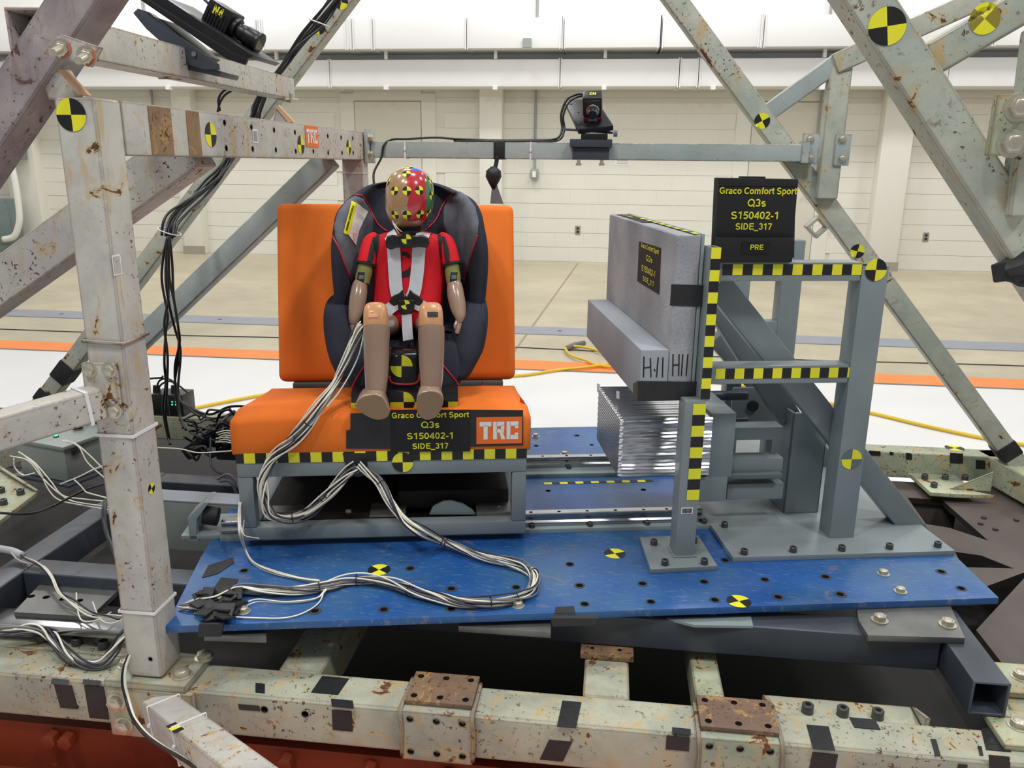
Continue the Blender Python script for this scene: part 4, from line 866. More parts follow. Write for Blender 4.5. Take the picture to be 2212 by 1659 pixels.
for s,u,v,w,h in(('Graco Comfort Sport',929,896,166,13),('Q3s',929,917,39,15),('S150402-1',929,941,101,14.5),('SIDE_317',929,963,77,13)): ftext(sh,s,u,v,YC-.0022,w,h)
a=L(1029,901,y=YC);b=L(1127,957,y=YC); logo(bn,LW((a.x,YC-.001,a.z)),EX,-EZ,b.x-a.x,a.z-b.z,-EY)

# ------------------------------------------------------------------ grey door fixture
fx=thing('side_door_fixture','grey welded box-tube door frame bolted to the blue plate, edged with checker tape','frame',LW((1.5,.6,0)))
g=G(F); g.prism([(1.228,.2,0),(1.788,.2,0),(1.795,1.05,0),(1.245,1.05,0)],(0,0,.013)); g.obj('base_plate',m_grey,fx,bevel=.0015)
for u,v in((1607,1197),(1713,1192),(1818,1189),(1921,1185),(2025,1181),(1565,1138)): inst(SOCK,'cap_screw',fx,Lw(u,v,z=.013),scale=1.0)
pf_=[L(u,v,z=0) for u,v in((1405,1240),(1545,1228),(1510,1168),(1390,1173))]
g=G(F); g.prism([(1.016,.155,0),(1.178,.162,0),(1.182,.325,0),(1.03,.325,0)],(0,0,.012)); g.obj('foot_plate',m_grey,fx,bevel=.0015)
for u,v in((1412,1176),(1436,1220),(1521,1218),(1498,1172)): inst(SOCK,'cap_screw',fx,Lw(u,v,z=.012))
def fb_(a,b,name='frame_tube',mat=m_grey,bev=.004,label=None): return bx(a,b,name,mat,bev,fx,label)
PX0,PX1=1.088,1.137
fb_((PX0,.21,.012),(PX1,.26,.402),'post'); fb_((PX0-.004,.206,.012),(PX1+.004,.264,.016),'weld_bead')
xc0=L(1532,600,y=.215).x; xc1=L(1553,600,y=.215).x
g=G(F); g.beam(((xc0+xc1)/2,.24,.40),((xc0+xc1)/2,.24,.748),xc1-xc0,.05,(0,1,0),hollow=.004); g.obj('post',m_grey,fx)
# checker columns
za,zb_=L(1498,1080,y=.2095).z,L(1525,872,y=.2095).z
checker(fx,LW((PX1-.030,.2095,za)),EZ,-EX,9,-.0295,zb_-za,first=1)
za=L(1527,862,y=.2145).z; checker(fx,LW((xc0,.2145,za)),EZ,-EX,14,-(xc1-xc0),.748-za,first=0)
g=G(F); g.beam((1.54,.315,.013),(1.54,.315,.70),.064,.06,(0,1,0),hollow=.005); g.obj('leg',m_grey,fx,bevel=.002)
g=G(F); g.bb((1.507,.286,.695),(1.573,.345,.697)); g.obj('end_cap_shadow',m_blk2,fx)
fb_((1.13,.288,.664),(1.508,.34,.708)); fb_((1.13,.288,.419),(1.508,.34,.464))
for (v0,v1,u0,u1,n,f) in((571,594,1560,1884,15,0),(795,817,1545,1852,15,1)):
    a=L(u0,v1,y=.287);b=L(u1,v0,y=.287); z0=(a.z+L(u1,v1,y=.287).z)/2; z1=(b.z+L(u0,v0,y=.287).z)/2
    checker(fx,LW((a.x,.2875,z0)),EX,EZ,n,z1-z0,b.x-a.x,first=f)
def lbeam(a,b,w,h,up,name,mat=m_grey,hollow=0,bev=.004): g=G(F); g.beam(a,b,w,h,up,hollow); return g.obj(name,mat,fx,bevel=bev)
lbeam(L(1545,608,y=.375),L(1977,1152,y=.375),.062,.05,(0,1,0),'diagonal_brace')
lbeam(L(1545,725,y=.80),L(1828,1050,y=.80),.06,.05,(0,1,0),'diagonal_brace',m_greyd)
lbeam(L(1535,640,y=.62),L(1705,905,y=.50),.06,.05,(0,1,0),'diagonal_brace',m_greyd)
yy=.86
for u0,u1,v0 in((1592,1626,560),(1697,1742,519)):
    a=L(u0,v0,y=yy);b=L(u1,v0,y=yy); fb_((a.x,yy,.013),(b.x,yy+.05,a.z))
a=L(1592,695,y=yy);b=L(1700,735,y=yy); fb_((a.x,yy+.002,b.z),(b.x,yy+.045,a.z)); a=L(1592,560,y=yy);b=L(1700,600,y=yy); fb_((a.x,yy+.002,b.z),(b.x,yy+.045,a.z))
a=L(1585,838,y=.7);b=L(1700,925,y=.7); fb_((a.x,.7,b.z),(b.x,.712,a.z),'rear_plate',m_greyd); g=G(F); q=L(1628,878,y=.69); g.cyl((q.x,.70,q.z),(q.x,.69,q.z),.016,12); g.obj('plug',m_ink,fx)
for v in(855,911): g=G(F); a=L(1530,v,y=.6); g.cyl((a.x,.6,a.z),(a.x+.11,.6,a.z),.014,16); g.obj('guide_rod',m_dark,fx,smooth='auto')
# honeycomb holder
yh=.40
def hb_(u0,v0,u1,v1,y,d,name,mat=m_grey):
    a=L(u0,(v0),y=y);b=L(u1,v1,y=y); return fb_((a.x,y,b.z),(b.x,y+d,a.z),name,mat,.003)
for v0,v1 in((924,950),(992,1018),(1046,1078)): hb_(1572,v0,1690,v1,yh,.05,'cross_bar')
hb_(1572,1026,1690,1034,yh-.02,.08,'cross_bar',m_greyd)
hb_(1537,893,1580,1030,yh-.04,.20,'holder_box'); hb_(1510,1030,1568,1083,yh-.04,.2,'holder_box')
a=L(1690,893,y=.44); fb_((1.452,.44,.013),(1.46,.56,a.z),'column_web'); fb_((1.452,.44,.013),(1.55,.452,a.z),'column'); fb_((1.542,.44,.013),(1.55,.56,a.z),'column_web')
# left-side target markers on fixture
marker(fx,LW((1.54,.284,L(1911,583,y=.284).z)),-EY,EZ,.026,cols=[m_ink,m_yel]); ftext(fx,'5',1922,592,.283,7,10,m_screw,0)
q=L(1911,592,y=.2835); g=G(); 
marker(fx,LW((1.54,.2845,L(1850,992,y=.284).z)),-EY,EZ,.026,rot=0,cols=[m_yel,m_greyd])
a=L(1484,1103,y=.2095); g=G(F); g.bb((a.x-.014,.2088,a.z-.008),(a.x+.014,.2095,a.z+.008)); s_=g.obj('label_sticker',m_white,fx); g=G(F); g.bb((a.x-.012,.2083,a.z-.006),(a.x+.012,.209,a.z+.006)); g.obj('label_centre',m_wireg,fx); ftext(fx,'Q-3',1484,1103,.208,16,9,m_ink,0)
# ------------------------------------------------------------------ foam panels
fp=thing('foam_door_panel','tall sprayed grey foam slab facing the seat, black test label on its side','foam panel',LW((1.09,.7,.40)))
XS0,XS1=1.056,1.120; YFar=L(1311,600,x=XS0).y; zt_=.772
g=G(F); g.prism([(XS0,.25,.40),(XS0,.25,zt_),(XS0,YFar,zt_),(XS0,YFar,.40)],(XS1-XS0-.008,0,0)); g.obj('foam_slab',m_foam,fp,bevel=.006,seg=3)
fb2=G(F); fb2.bb((XS1-.007,.252,.395),(XS1,YFar,zt_+.002)); fb2.obj('backing_board',m_strip,fp,bevel=.001)
def sq(par,name,mat,pts,x,th=.0008,label=None): return quad(par,name,mat,[LW((x,L(u,v,x=x).y,L(u,v,x=x).z)) for u,v in pts],-EX,th,label)
lb=sq(fp,'label_sheet',m_black,((1381,521),(1428,536),(1424,636),(1377,607)),XS0-.0006,label='black sheet with yellow test numbers')
def stext(par,s,u,v,x,w_px,h_px):
    a=L(u-w_px/2,v-w_px*.18,x=x);b=L(u+w_px/2,v+w_px*.18,x=x); c=L(u,v,x=x); d=L(u,v+h_px,x=x)
    return text(par,s,LW((x,c.y,c.z)),-EY,EZ,(c.z-d.z)/.7,m_yel,width=abs(b.y-a.y),bold=.018)
for s,u,v,w,h in(('Graco Comfort Sport',1404,536,38,11),('Q3s',1403,559,14,13),('S150402-1',1401,585,30,14),('SIDE_317',1401,607,24,11)): stext(lb,s,u,v,XS0-.0016,w,h)
YN=.2495
fq(fp,'tape_patch',m_tape,((1450,614),(1530,616),(1524,663),(1447,660)),YN)
tl=G(F); tl.bb((XS0+.012,.62,zt_+.0005),(XS1-.004,YFar-.05,zt_+.0015)); s_=tl.obj('label_sheet',m_black,fp)
for k,(s,w) in enumerate((('SIDE_317',.10),('S150402-1',.13))): text(s_,s,LW((XS0+.027+.022*k,.86+.0*k,zt_+.0016)),EY,-EX,.017,m_yel,width=w)
checker(fp,LW((XS1-.014,.25,zt_+.002)),EY,-EX,16,.013,.55,first=1)
q=[((1454,765),(1453,812)),((1467,765),(1466,812)),((1454,789),(1467,788)),((1475,765),(1472,812)),((1486,765),(1482,812))]
def strokes(par,segs,y):
    g=G(F)
    for a,b in segs: g.beam(Vector((L(*a,y=y).x,y,L(*a,y=y).z)),Vector((L(*b,y=y).x,y,L(*b,y=y).z)),.003,.0006,(0,1,0))
    g.obj('marker_writing',m_ink,par)
strokes(fp,q,YN)
ar=thing('foam_armrest','lower smooth grey foam block fixed along the foot of the tall foam slab','foam block',LW((1.02,.7,.394)))
YF2=L(1268,700,x=.99).y
g=G(F); g.bb((.99,.25,.394),(XS0-.001,YF2,.513)); g.obj('foam_block',m_foam2,ar,bevel=.0025)
strokes(ar,[((1391,770),(1390,815)),((1405,773),(1406,815)),((1391,795),(1405,793)),((1413,797),(1415,802)),((1422,772),(1418,815)),((1432,772),(1431,815))],YN)
fq(ar,'tape_patch',m_tape,((1377,823),(1513,825),(1512,864),(1377,867)),YN-.0006); sq(ar,'tape_patch',m_tape,((1368,828),(1379,823),(1378,867),(1368,862)),.9895)
for (a,b) in (((1290,828),(1296,848)),((1332,844),(1338,862))): sq(ar,'paper_tag',m_white,((a[0],a[1]),(b[0],a[1]+2),(b[0],b[1]),(a[0],b[1]-2)),.9893)
# honeycomb block
hc=thing('honeycomb_block','shiny crushed aluminium honeycomb block of stacked foil under the foam armrest','block',LW((1.08,.5,.17)))
hx0,hx1=.973,1.205; hy0=.35; hz0,hz1=.166,.318; hy1=L(1291,900,x=hx0).y
g=G(F); rs=[]; N=34
prof=[]
for k in range(N):
    z=hz0+(hz1-hz0)*k/(N-1); d=.0028*(k%2)+random.uniform(-.0008,.0008); prof.append((d,z))
for x in [hx0+.006+(hx1-hx0-.006)*i/10 for i in range(11)]:
    j=[random.uniform(-.0007,.0007) for _ in range(2*N)]
    rs.append([Vector((x,hy0+d+j[k],z+j[k]*.8)) for k,(d,z) in enumerate(prof)]+[Vector((x,hy1-d,z)) for k,(d,z) in list(enumerate(prof))[::-1]])
g.rings(rs); g.obj('foil_stack',m_alu,hc)
g=G(F); a=.0052; row=0; z=hz0+.004
while z<hz1-.002:
    y=hy0+.004+(a*.87 if row%2 else 0)
    while y<hy1-.003:
        rr=[(y+a*math.sin(math.pi/3*i),z+a*math.cos(math.pi/3*i)) for i in range(6)]
        for i in range(6):
            p_0,p_1=rr[i],rr[(i+1)%6]; g.add([(hx0+.008,p_0[0],p_0[1]),(hx0+.008,p_1[0],p_1[1]),(hx0-.001,p_1[0],p_1[1]),(hx0-.001,p_0[0],p_0[1])],[(0,1,2,3)])
        y+=a*1.732
    z+=a*1.5; row+=1
o=g.obj('honeycomb_cells',m_alu,hc,kind='stuff',fix=False); md=o.modifiers.new('t','SOLIDIFY'); md.thickness=.0009
g=G(F)
for k in range(14): y=hy0+.004+(hy1-hy0-.01)*k/14; g.box((hx0+.1,y+.008,hz1+.0015),(.2,.009,.003+.002*(k%2)),Matrix.Rotation(.12,3,'X'))
g.obj('top_foil_strips',m_alu,hc)
# sign box
sg=thing('test_sign','black cardboard test board with yellow lettering standing on the grey frame','sign',LW((1.25,.315,.708)))
q=[L(u,v,y=.29) for u,v in((1545,556),(1553,384),(1725,387),(1718,470),(1716,557))]
g=G(F); g.prism([(a.x,.29,max(a.z,.709)) for a in q],(0,.035,0)); g.obj('board',m_black,sg,bevel=.002)
a,b=L(1602,381,y=.30),L(1652,386,y=.3); bx((a.x,.295,b.z-.004),(b.x,.32,a.z),'hinge_tab',m_black,.001,sg)
bx((L(1553,397,y=.289).x,.2885,L(1553,401,y=.289).z),(L(1724,397,y=.289).x,.2895,L(1553,398,y=.289).z),'fold_line',m_tape,0,sg)
bx((L(1548,500,y=.285).x,.276,.709),(L(1714,500,y=.285).x,.29,L(1548,513,y=.285).z),'lower_flap',m_black,.002,sg)
for s,u,v,w,h in(('Graco Comfort Sport',1637,412,166,14),('Q3s',1634,438,39,16),('S150402-1',1630,465,103,15.5),('SIDE_317',1627,489,78,13.5)): ftext(sg,s,u,v,.2895,w,h)
a,b=L(1601,549,y=.2745),L(1662,524,y=.2745); bx((a.x,.2745,a.z),(b.x,.2758,b.z),'state_card',plain('glossy_black_card',(26,26,28),.2),0,sg); ftext(sg,'PRE',1634,534,.2743,28,11)
# ================================================================== CHILD SEAT
cs=thing('child_safety_seat','black and charcoal child car seat with red piping strapped on the orange bench','child seat',LW((.45,.6,.34)))
def interp(rows,t):   # catmull over tuples
    n=len(rows)-1; x=min(max(t,0),.99999)*n; i=int(x); f=x-i; g_=lambda k: rows[min(max(k,0),n)]
    a,b,c,d=g_(i-1),g_(i),g_(i+1),g_(i+2)
    return [.5*((2*b[j])+(c[j]-a[j])*f+(2*a[j]-5*b[j]+4*c[j]-d[j])*f*f+(3*b[j]-a[j]-3*c[j]+d[j])*f**3) for j in range(len(b))]
# rows: v, uL, uR, y wing front, y pan, y back
R_=[(391,858,908,.90,.905,.93),(393,832,930,.86,.90,.95),(400,797,957,.80,.89,.96),(412,776,985,.76,.87,.95),(430,751,1022,.71,.85,.94),(459,726,1041,.66,.83,.93),(490,718,1048,.63,.81,.92),(530,713,1055,.61,.79,.91),(580,714,1056,.60,.77,.90),(630,719,1052,.60,.76,.88),(680,724,1046,.60,.75,.87),(720,730,1040,.60,.74,.86)]
def sec(r,k=1.0):
    v,uL,uR,yf,yp,yb=r; a=L(uL,v,y=yf+.03);b=L(uR,v,y=yf+.03); cx=(a.x+b.x)/2; w=(b.x-a.x)/2; z=(a.z+b.z)/2; d=yp-yf
    P_=[(1,yf+d*.55),(1,yf+d*.2),(.965,yf+d*.02),(.90,yf-.0),(.82,yf+d*.10),(.74,yf+d*.38),(.68,yf+d*.72),(.58,yf+d*.95),(.4,yp),(.15,yp+.004)]
    left=[(-x,y) for x,y in P_]; right=[(x,y) for x,y in P_[::-1]]
    back=[(.98,yf+(yb-yf)*.75),(.85,yb),(.4,yb+.006),(-.4,yb+.006),(-.85,yb),(-.98,yf+(yb-yf)*.75)]
    return [(cx+w*x,y,z) for x,y in left+right+back]
rows=[interp(R_,i/36) for i in range(37)][::-1]
g=G(F); g.rings([[Vector(p) for p in sec(r)] for r in rows]); shell=g.obj('seat_shell',m_blkfab,cs,smooth=True,sub=1)
# base and bolsters: v,uL,uR,yfront,yback
B_=[(736,716,1022,.53,.88),(752,703,1040,.50,.88),(775,703,1038,.47,.88),(800,717,1024,.45,.88),(825,733,1008,.43,.88),(848,752,994,.41,.86),(866,758,989,.395,.84)]
g=G(F); rs=[]
for i in range(15):
    v,uL,uR,yf,yb=interp(B_,i/14); a=L(uL,v,y=yf+.03);b=L(uR,v,y=yf+.03); c=Vector(((a.x+b.x)/2,(yf+yb)/2,(a.z+b.z)/2))
    z=max(c.z,.352); rs.append(ell((c.x,c.y,z),X3,Y3,(b.x-a.x)/2,(yb-yf)/2,32,4.5))
g.rings(rs[::-1]); base=g.obj('seat_base',m_blkfab,cs,smooth=True)
def bolster(rows,name='side_bolster'):
    g=G(F); rs=[]
    for i in range(15):
        v,uL,uR,yf,yb=interp(rows,i/14); a=L(uL,v,y=yf+.04);b=L(uR,v,y=yf+.04); rs.append(ell(((a.x+b.x)/2,(yf+yb)/2,(a.z+b.z)/2),X3,Y3,(b.x-a.x)/2,(yb-yf)/2,24,2.8))
    g.rings(rs[::-1]); return g.obj(name,m_blkfab,cs,smooth=True)
bL=bolster([(650,712,736,.64,.74),(654,703,748,.59,.80),(672,695,757,.55,.84),(700,692,764,.52,.85),(730,693,772,.50,.86),(760,698,778,.48,.86),(785,706,786,.47,.86),(812,720,796,.46,.84)])
bR=bolster([(648,1020,1042,.64,.74),(652,1006,1050,.59,.80),(672,994,1056,.55,.84),(700,986,1058,.52,.85),(730,978,1056,.50,.86),(760,972,1050,.48,.86),(785,966,1038,.47,.86),(812,956,1022,.46,.84)])
# seat pan cushion between the legs
fc=bolster([(735,812,935,.60,.78),(742,806,940,.50,.78),(756,800,946,.43,.72),(785,798,950,.415,.7),(815,796,952,.41,.7),(835,796,954,.405,.7)],'front_cushion')
def trees(obs): return [bvh(o) for o in obs]
T_all=trees([shell,base,bL,bR,fc])
def rc(u,v,T=None):
    d=_ray(u,v).normalized(); best=None
    for t in (T or T_all):
        h=t.ray_cast(CO,d)
        if h[0] is not None and (best is None or h[3]<best[3]): best=h
    return best
def pipe(par,px,r,mat,T=None,name='piping',off=.001,n=7):
    pts=[]
    for q in catmull([(a,b,0) for a,b in px],n):
        h=rc(q.x,q.y,T)
        if h: pts.append(h[0]-_ray(q.x,q.y).normalized()*off)
    if len(pts)<3: return
    pts=[pts[0]]+[(pts[i-1]+pts[i]*2+pts[i+1])/4 for i in range(1,len(pts)-1)]+[pts[-1]]
    g=G(); g.sweep(pts,r,8); return g.obj(name,mat,par,smooth=True)
def pad(par,name,mat,poly,T=None,h=.006,rws=26,cls=14,label=None,back=.002,edge=10):
    """cushion or print laid on a surface: pixel outline (monotone in v) -> ray hits"""
    pl=[Vector((a,b,0)) for a,b in poly]; vmin=min(p.y for p in pl)+.3; vmax=max(p.y for p in pl)-.3; grid=[]
    for i in range(rws+1):
        v=vmin+(vmax-vmin)*i/rws; xs=[]
        for a,b in zip(pl,pl[1:]+pl[:1]):
            if (a.y-v)*(b.y-v)<0: xs.append(a.x+(b.x-a.x)*(v-a.y)/(b.y-a.y))
        if len(xs)<2: continue
        x0,x1=min(xs),max(xs); row=[]
        for j in range(cls+1):
            u=x0+(x1-x0)*j/cls; hh=rc(u,v,T)
            e=min(u-x0,x1-u,(v-vmin)*1.0,(vmax-v)*1.0); k=math.sqrt(min(1,max(0,e)/edge))
            if hh is None: row.append(None); continue
            n=hh[1] if hh[1].dot(_ray(u,v))<0 else -hh[1]
            row.append(hh[0]+n*(h*k-back*(1-k)+.0006))
        grid.append(row)
    # fill holes
    for row in grid:
        ok=[j for j,p in enumerate(row) if p is not None]
        if not ok: continue
        for j in range(len(row)):
            if row[j] is None: row[j]=row[min(ok,key=lambda k:abs(k-j))]
    grid=[r for r in grid if r[0] is not None]
    g=G(); n=cls+1
    g.add([p for r in grid for p in r],[(i*n+j,i*n+j+1,(i+1)*n+j+1,(i+1)*n+j) for i in range(len(grid)-1) for j in range(cls)])
    return g.obj(name,mat,par,smooth=True,label=label)
Ts=trees([shell])
pad(cs,'wing_pad',m_greyfab,[(768,421),(783,425),(797,446),(808,470),(806,500),(796,530),(782,570),(768,600),(760,608),(748,579),(734,541),(719,511),(719,486),(727,460),(746,436)],Ts)
pad(cs,'wing_pad',m_greyfab,[(987,410),(1010,424),(1028,445),(1036,475),(1035,500),(1023,535),(1011,573),(1001,608),(990,592),(984,560),(968,512),(957,482),(957,450),(968,427)],Ts)
for px in ([(767,420),(783,424),(797,446),(808,470),(821,489),(837,500)],[(987,409),(968,427),(954,448),(943,473),(925,492),(919,497)],[(718,509),(734,541),(748,579),(760,608)],[(1031,508),(1023,535),(1011,573),(1002,611)]): pipe(cs,px,.0022,m_pipe)
for px in ([(787,791),(771,816),(758,842)],[(956,788),(974,810),(993,834)],[(842,753),(860,751),(880,751),(906,753)]): pipe(cs,px,.0022,m_pipe)
for px in ([(776,425),(790,450),(800,480),(803,505)],[(707,655),(699,690),(697,730),(704,770)],[(1040,652),(1047,700),(1045,745),(1034,785)]): pipe(cs,px,.0009,m_ink,name='seam')
# warning label
Tw=[bvh(o) for o in cs.children if o.name.startswith('wing_pad')]+Ts
lwh=pad(cs,'warning_label',m_white,[(771,439),(794,457),(775,497),(768,530),(752,508)],Tw,h=.0012,back=-.0012,label='white and yellow warning label'); 
pad(cs,'label_stripe',m_yel,[(759,435),(771,439),(752,508),(740,504)],Tw,h=.0016,back=-.0016)
def on(u,v,lift): h=rc(u,v,Tw); return h[0]-_ray(u,v).normalized()*lift
a,b,c=on(748,498,.0045),on(763,445,.0045),on(755.5,471,.0055); X=(b-a).normalized(); Yd=(on(768,476,.011)-c); Y=(-(Yd-X*Yd.dot(X))).normalized()
text(cs,'WARNING / ADVERTENCIA',c-X*.0+Y*.0005,X,Y,.011,m_ink,width=(b-a).length*1.0,bold=.02)
for k in range(7):
    q=on(770+k*2.4,470+k*1.5,.005); g=G(); g.beam(q-X*.022,q+X*.016,.0011,.0004,X.cross(Y)); g.obj('text_line',m_wireg,cs)
q=on(764,512,.005); g=G(); n=-_ray(764,512).normalized(); u=n.orthogonal().normalized(); w=n.cross(u); g.sweep([q+(u*math.cos(k*.5236)+w*math.sin(k*.5236))*.009 for k in range(13)],.0008,5); g.sweep([q-(u+w)*.006,q+(u+w)*.006],.0008,5); g.obj('prohibition_ring',m_pipe,cs)
# front tape panel with big marker + base lip
pt=pad(cs,'tape_patch',plain('glossy_black_tape',(20,20,22),.2),[(846,752),(905,752),(905,829),(848,829)],None,h=.003,back=-.003)
h=rc(868,791); n=h[1] if h[1].dot(_ray(868,791))<0 else -h[1]
marker(cs,h[0]+n*.004,n,EZ,.027,cols=[m_yel,m_ink])
pipe(cs,[(841,812),(845,825),(860,830),(891,830),(903,823),(906,808)],.003,m_pipe,off=.004)
ylip=.375
g=G(F); a,b=L(758,848,y=ylip),L(990,884,y=ylip); g.bb((a.x,ylip,b.z),(b.x,.46,a.z)); g.obj('base_lip',m_plastic,cs,bevel=.003)
a,b=L(758,870,y=ylip),L(989,884,y=ylip); checker(cs,LW((a.x,ylip-.0005,b.z)),EX,EZ,11,a.z-b.z,b.x-a.x,first=1)
marker(cs,LW((L(872,868,y=ylip).x,ylip-.002,L(872,868,y=ylip).z)),-EY,EZ,.026,cols=[m_yel,m_ink])
# ================================================================== DUMMY
dm=thing('crash_test_dummy','small child crash test dummy in a red and black suit sitting in the child seat','dummy',LW((.45,.62,.45)))
YH=.655
HR=[(359.5,4,884),(361,14,884),(366,27,885),(374,38,885),(388,47,885),(405,52,885),(425,53.5,885),(445,52,884),(460,48.5,883),(473,43,882),(483,34,880),(489,24,879),(492,12,878),(493,3,878)]
g=G(F); rs=[]
for i in range(45):
    v,w,u=interp([(float(a),float(b),float(c)) for a,b,c in HR],i/44); c=L(u,v,y=YH); k=(L(u+w,v,y=YH).x-c.x)
    zf=(c.z-.75)/.16; rs.append(ell((c.x,YH+.012-.02*(1-zf)*.3,c.z),X3,Y3,k,k*1.22,48,2.25))
g.rings(rs[::-1])
mh,nt,b=newmat('painted_head',(150,118,84),.22); b.inputs['Coat Weight'].default_value=.6
def dotn(nt,d,off):
    n=nd(nt,'ShaderNodeVectorMath',operation='DOT_PRODUCT'); nt.links.new(pos(nt),n.inputs[0]); n.inputs[1].default_value=d; return mth(nt,'SUBTRACT',n.outputs['Value'],off)
lx=dotn(nt,EX,FO.dot(EX)); lz=dotn(nt,EZ,0)
wob=mth(nt,'MULTIPLY',mth(nt,'SUBTRACT',noise(nt,26,5,.65),.5),.034)
yf=YH-.05
xr=L(880,430,y=yf).x; xg=L(921,430,y=yf+.02).x; zr0=L(880,477,y=yf).z; zr1=L(880,369,y=yf+.03).z
f1=mth(nt,'MULTIPLY',mth(nt,'GREATER_THAN',mth(nt,'ADD',lx,wob),xr),mth(nt,'GREATER_THAN',mth(nt,'ADD',lz,wob),zr0))
c=mix(nt,f1,lin((160,126,90)),lin((178,40,48)))
f2=mth(nt,'MULTIPLY',mth(nt,'GREATER_THAN',lx,xg),mth(nt,'GREATER_THAN',mth(nt,'ADD',lz,wob),zr0)); c=mix(nt,f2,c,lin((58,112,70)))
f3=mth(nt,'MULTIPLY',mth(nt,'GREATER_THAN',lz,zr1),mth(nt,'GREATER_THAN',lx,L(890,365,y=YH).x)); c=mix(nt,f3,c,lin((44,98,196)))
nt.links.new(c,b.inputs['Base Color'])
head=g.obj('head',mh,dm,smooth=True); hT=[bvh(head)]
for u,v,r,sq_ in((878,375,.0112,1),(852,412,.0112,1),(879,412,.0112,1),(906,411,.0112,1),(853,464,.0112,1),(879,464,.0112,1),(908,463,.0112,1),(839,392,.0112,1),(929,389,.0112,1),(932,422,.011,1),(926,460,.011,1),(884,361,.011,1),(912,366,.011,1)):
    h=rc(u,v,hT)
    if h: n=h[1]; n=n if n.dot(_ray(u,v))<0 else -n; marker(dm,h[0],n,EZ,r,surf=hT[0],off=.0006,cols=[m_yel,m_ink])
g=G(F); c=L(880,505,y=YH+.01); g.cyl((c.x,YH+.01,c.z-.01),(c.x,YH+.01,c.z+.05),.036,24); g.obj('neck',m_rubber,dm,smooth='auto')
g=G(F); c=L(884,502,y=YH-.03); g.cyl((c.x,YH-.01,c.z-.004),(c.x,YH-.01,c.z+.004),.030,24); g.obj('neck_ring',m_plastic,dm,bevel=.001)
# torso
TR=[(498,852,908,.665,.035),(505,826,938,.665,.045),(513,804,958,.665,.052),(530,800,962,.665,.058),(560,803,961,.665,.06),(600,806,962,.66,.062),(640,805,958,.65,.064),(672,803,955,.64,.064),(700,806,954,.64,.06)]
g=G(F); rs=[]
for i in range(25):
    v,uL,uR,yc,d=interp(TR,i/24); a=L(uL,v,y=yc);b=L(uR,v,y=yc); rs.append(ell(((a.x+b.x)/2,yc,(a.z+b.z)/2),X3,Y3,(b.x-a.x)/2,d,32,2.7))
g.rings(rs[::-1]); torso=g.obj('suit_torso',m_red,dm,smooth=True); T_t=[bvh(torso)]
def limb(par,name,mat,pts,n=20,p=2.0,dep=1.0,k=5,label=None):
    rr=[interp(pts,i/(k*(len(pts)-1))) for i in range(k*(len(pts)-1)+1)]
    cs_=[L(r[0],r[1],y=r[2]) for r in rr]; g=G(F); rs=[]; pv=None
    for i,(r,c) in enumerate(zip(rr,cs_)):
        t=(cs_[min(i+1,len(cs_)-1)]-cs_[max(i-1,0)]).normalized(); z=proj(LW(c))[2]; rad=r[3]/2*z/F_
        a=t.cross(Y3).normalized() if abs(t.y)<.8 else X3; b=a.cross(t).normalized(); rs.append(ell(c,a,b,rad,rad*dep,n,p))
    g.rings(rs); return g.obj(name,mat,par,smooth='auto',label=label)
for sL,pts,band in ((1,[(814,514,.665,30.),(803,524,.655,37.),(797,545,.64,40.),(791,571,.625,40.)],None),(0,[(950,514,.665,30.),(962,524,.655,37.),(969,545,.64,40.),(976,571,.625,38.)],None)):
    limb(dm,'suit_sleeve',m_red,pts,p=2.2)
    e=pts[-1]; q=pts[-2]; limb(dm,'sleeve_cuff',m_blkneo,[(e[0]*.88+q[0]*.12,e[1]-3.5,e[2]+.001,e[3]+2.5),(e[0],e[1],e[2],e[3]+3),(e[0]-(q[0]-e[0])*.1,e[1]+3,e[2]-.001,e[3]+2.)])
    s=1 if sL else -1
    # black stripes on sleeve and shoulder seam
    T_s=[bvh(o) for o in dm.children if o.name.startswith('suit_sleeve')]
    if sL: pad(dm,'suit_stripe',m_blkneo,[(806,512),(814,513),(806,560),(802,569),(792,568),(800,530)],T_s+T_t,h=.0015,back=-.001); pad(dm,'suit_stripe',m_blkneo,[(812,508),(820,508),(818,540),(812,560),(810,538)],T_s+T_t,h=.0015,back=-.001)
    else: pad(dm,'suit_stripe',m_blkneo,[(955,510),(962,513),(970,540),(972,568),(963,568),(958,530)],T_s+T_t,h=.0015,back=-.001); pad(dm,'suit_stripe',m_blkneo,[(945,508),(952,508),(954,538),(955,562),(949,548)],T_s+T_t,h=.0015,back=-.001)
limb(dm,'upper_arm',m_olive,[(790,566,.625,30.),(788,585,.62,33.),(784,600,.615,33.),(783,613,.61,30.)])
limb(dm,'upper_arm',m_olive,[(976,566,.625,30.),(977,585,.62,32.),(979,600,.615,33.),(980,613,.61,30.)])
limb(dm,'forearm',m_skin,[(778,608,.612,26.),(777,618,.605,33.),(774,640,.59,37.),(770,665,.575,34.),(765,688,.56,25.),(763,700,.555,17.)])
limb(dm,'forearm',m_skin,[(981,608,.612,26.),(982,618,.605,34.),(985,640,.59,37.),(990,665,.575,34.),(994,685,.56,24.),(993,697,.555,15.)])
for s,xs_ in((1,(764,697)),(-1,(992,694))):
    u,v=xs_
    # blunt mitten-like dummy hand: palm with fused finger bodies and a thumb
    limb(dm,'hand',m_skin,[(u,v-4,.557,15.),(u+1*s,v+6,.552,18.),(u+3*s,v+18,.545,15.),(u+4*s,v+27,.54,8.)],dep=.55)
    limb(dm,'thumb',m_skin,[(u+6*s,v+1,.548,6.),(u+9*s,v+9,.542,6.5),(u+9*s,v+16,.54,4.)],n=10)
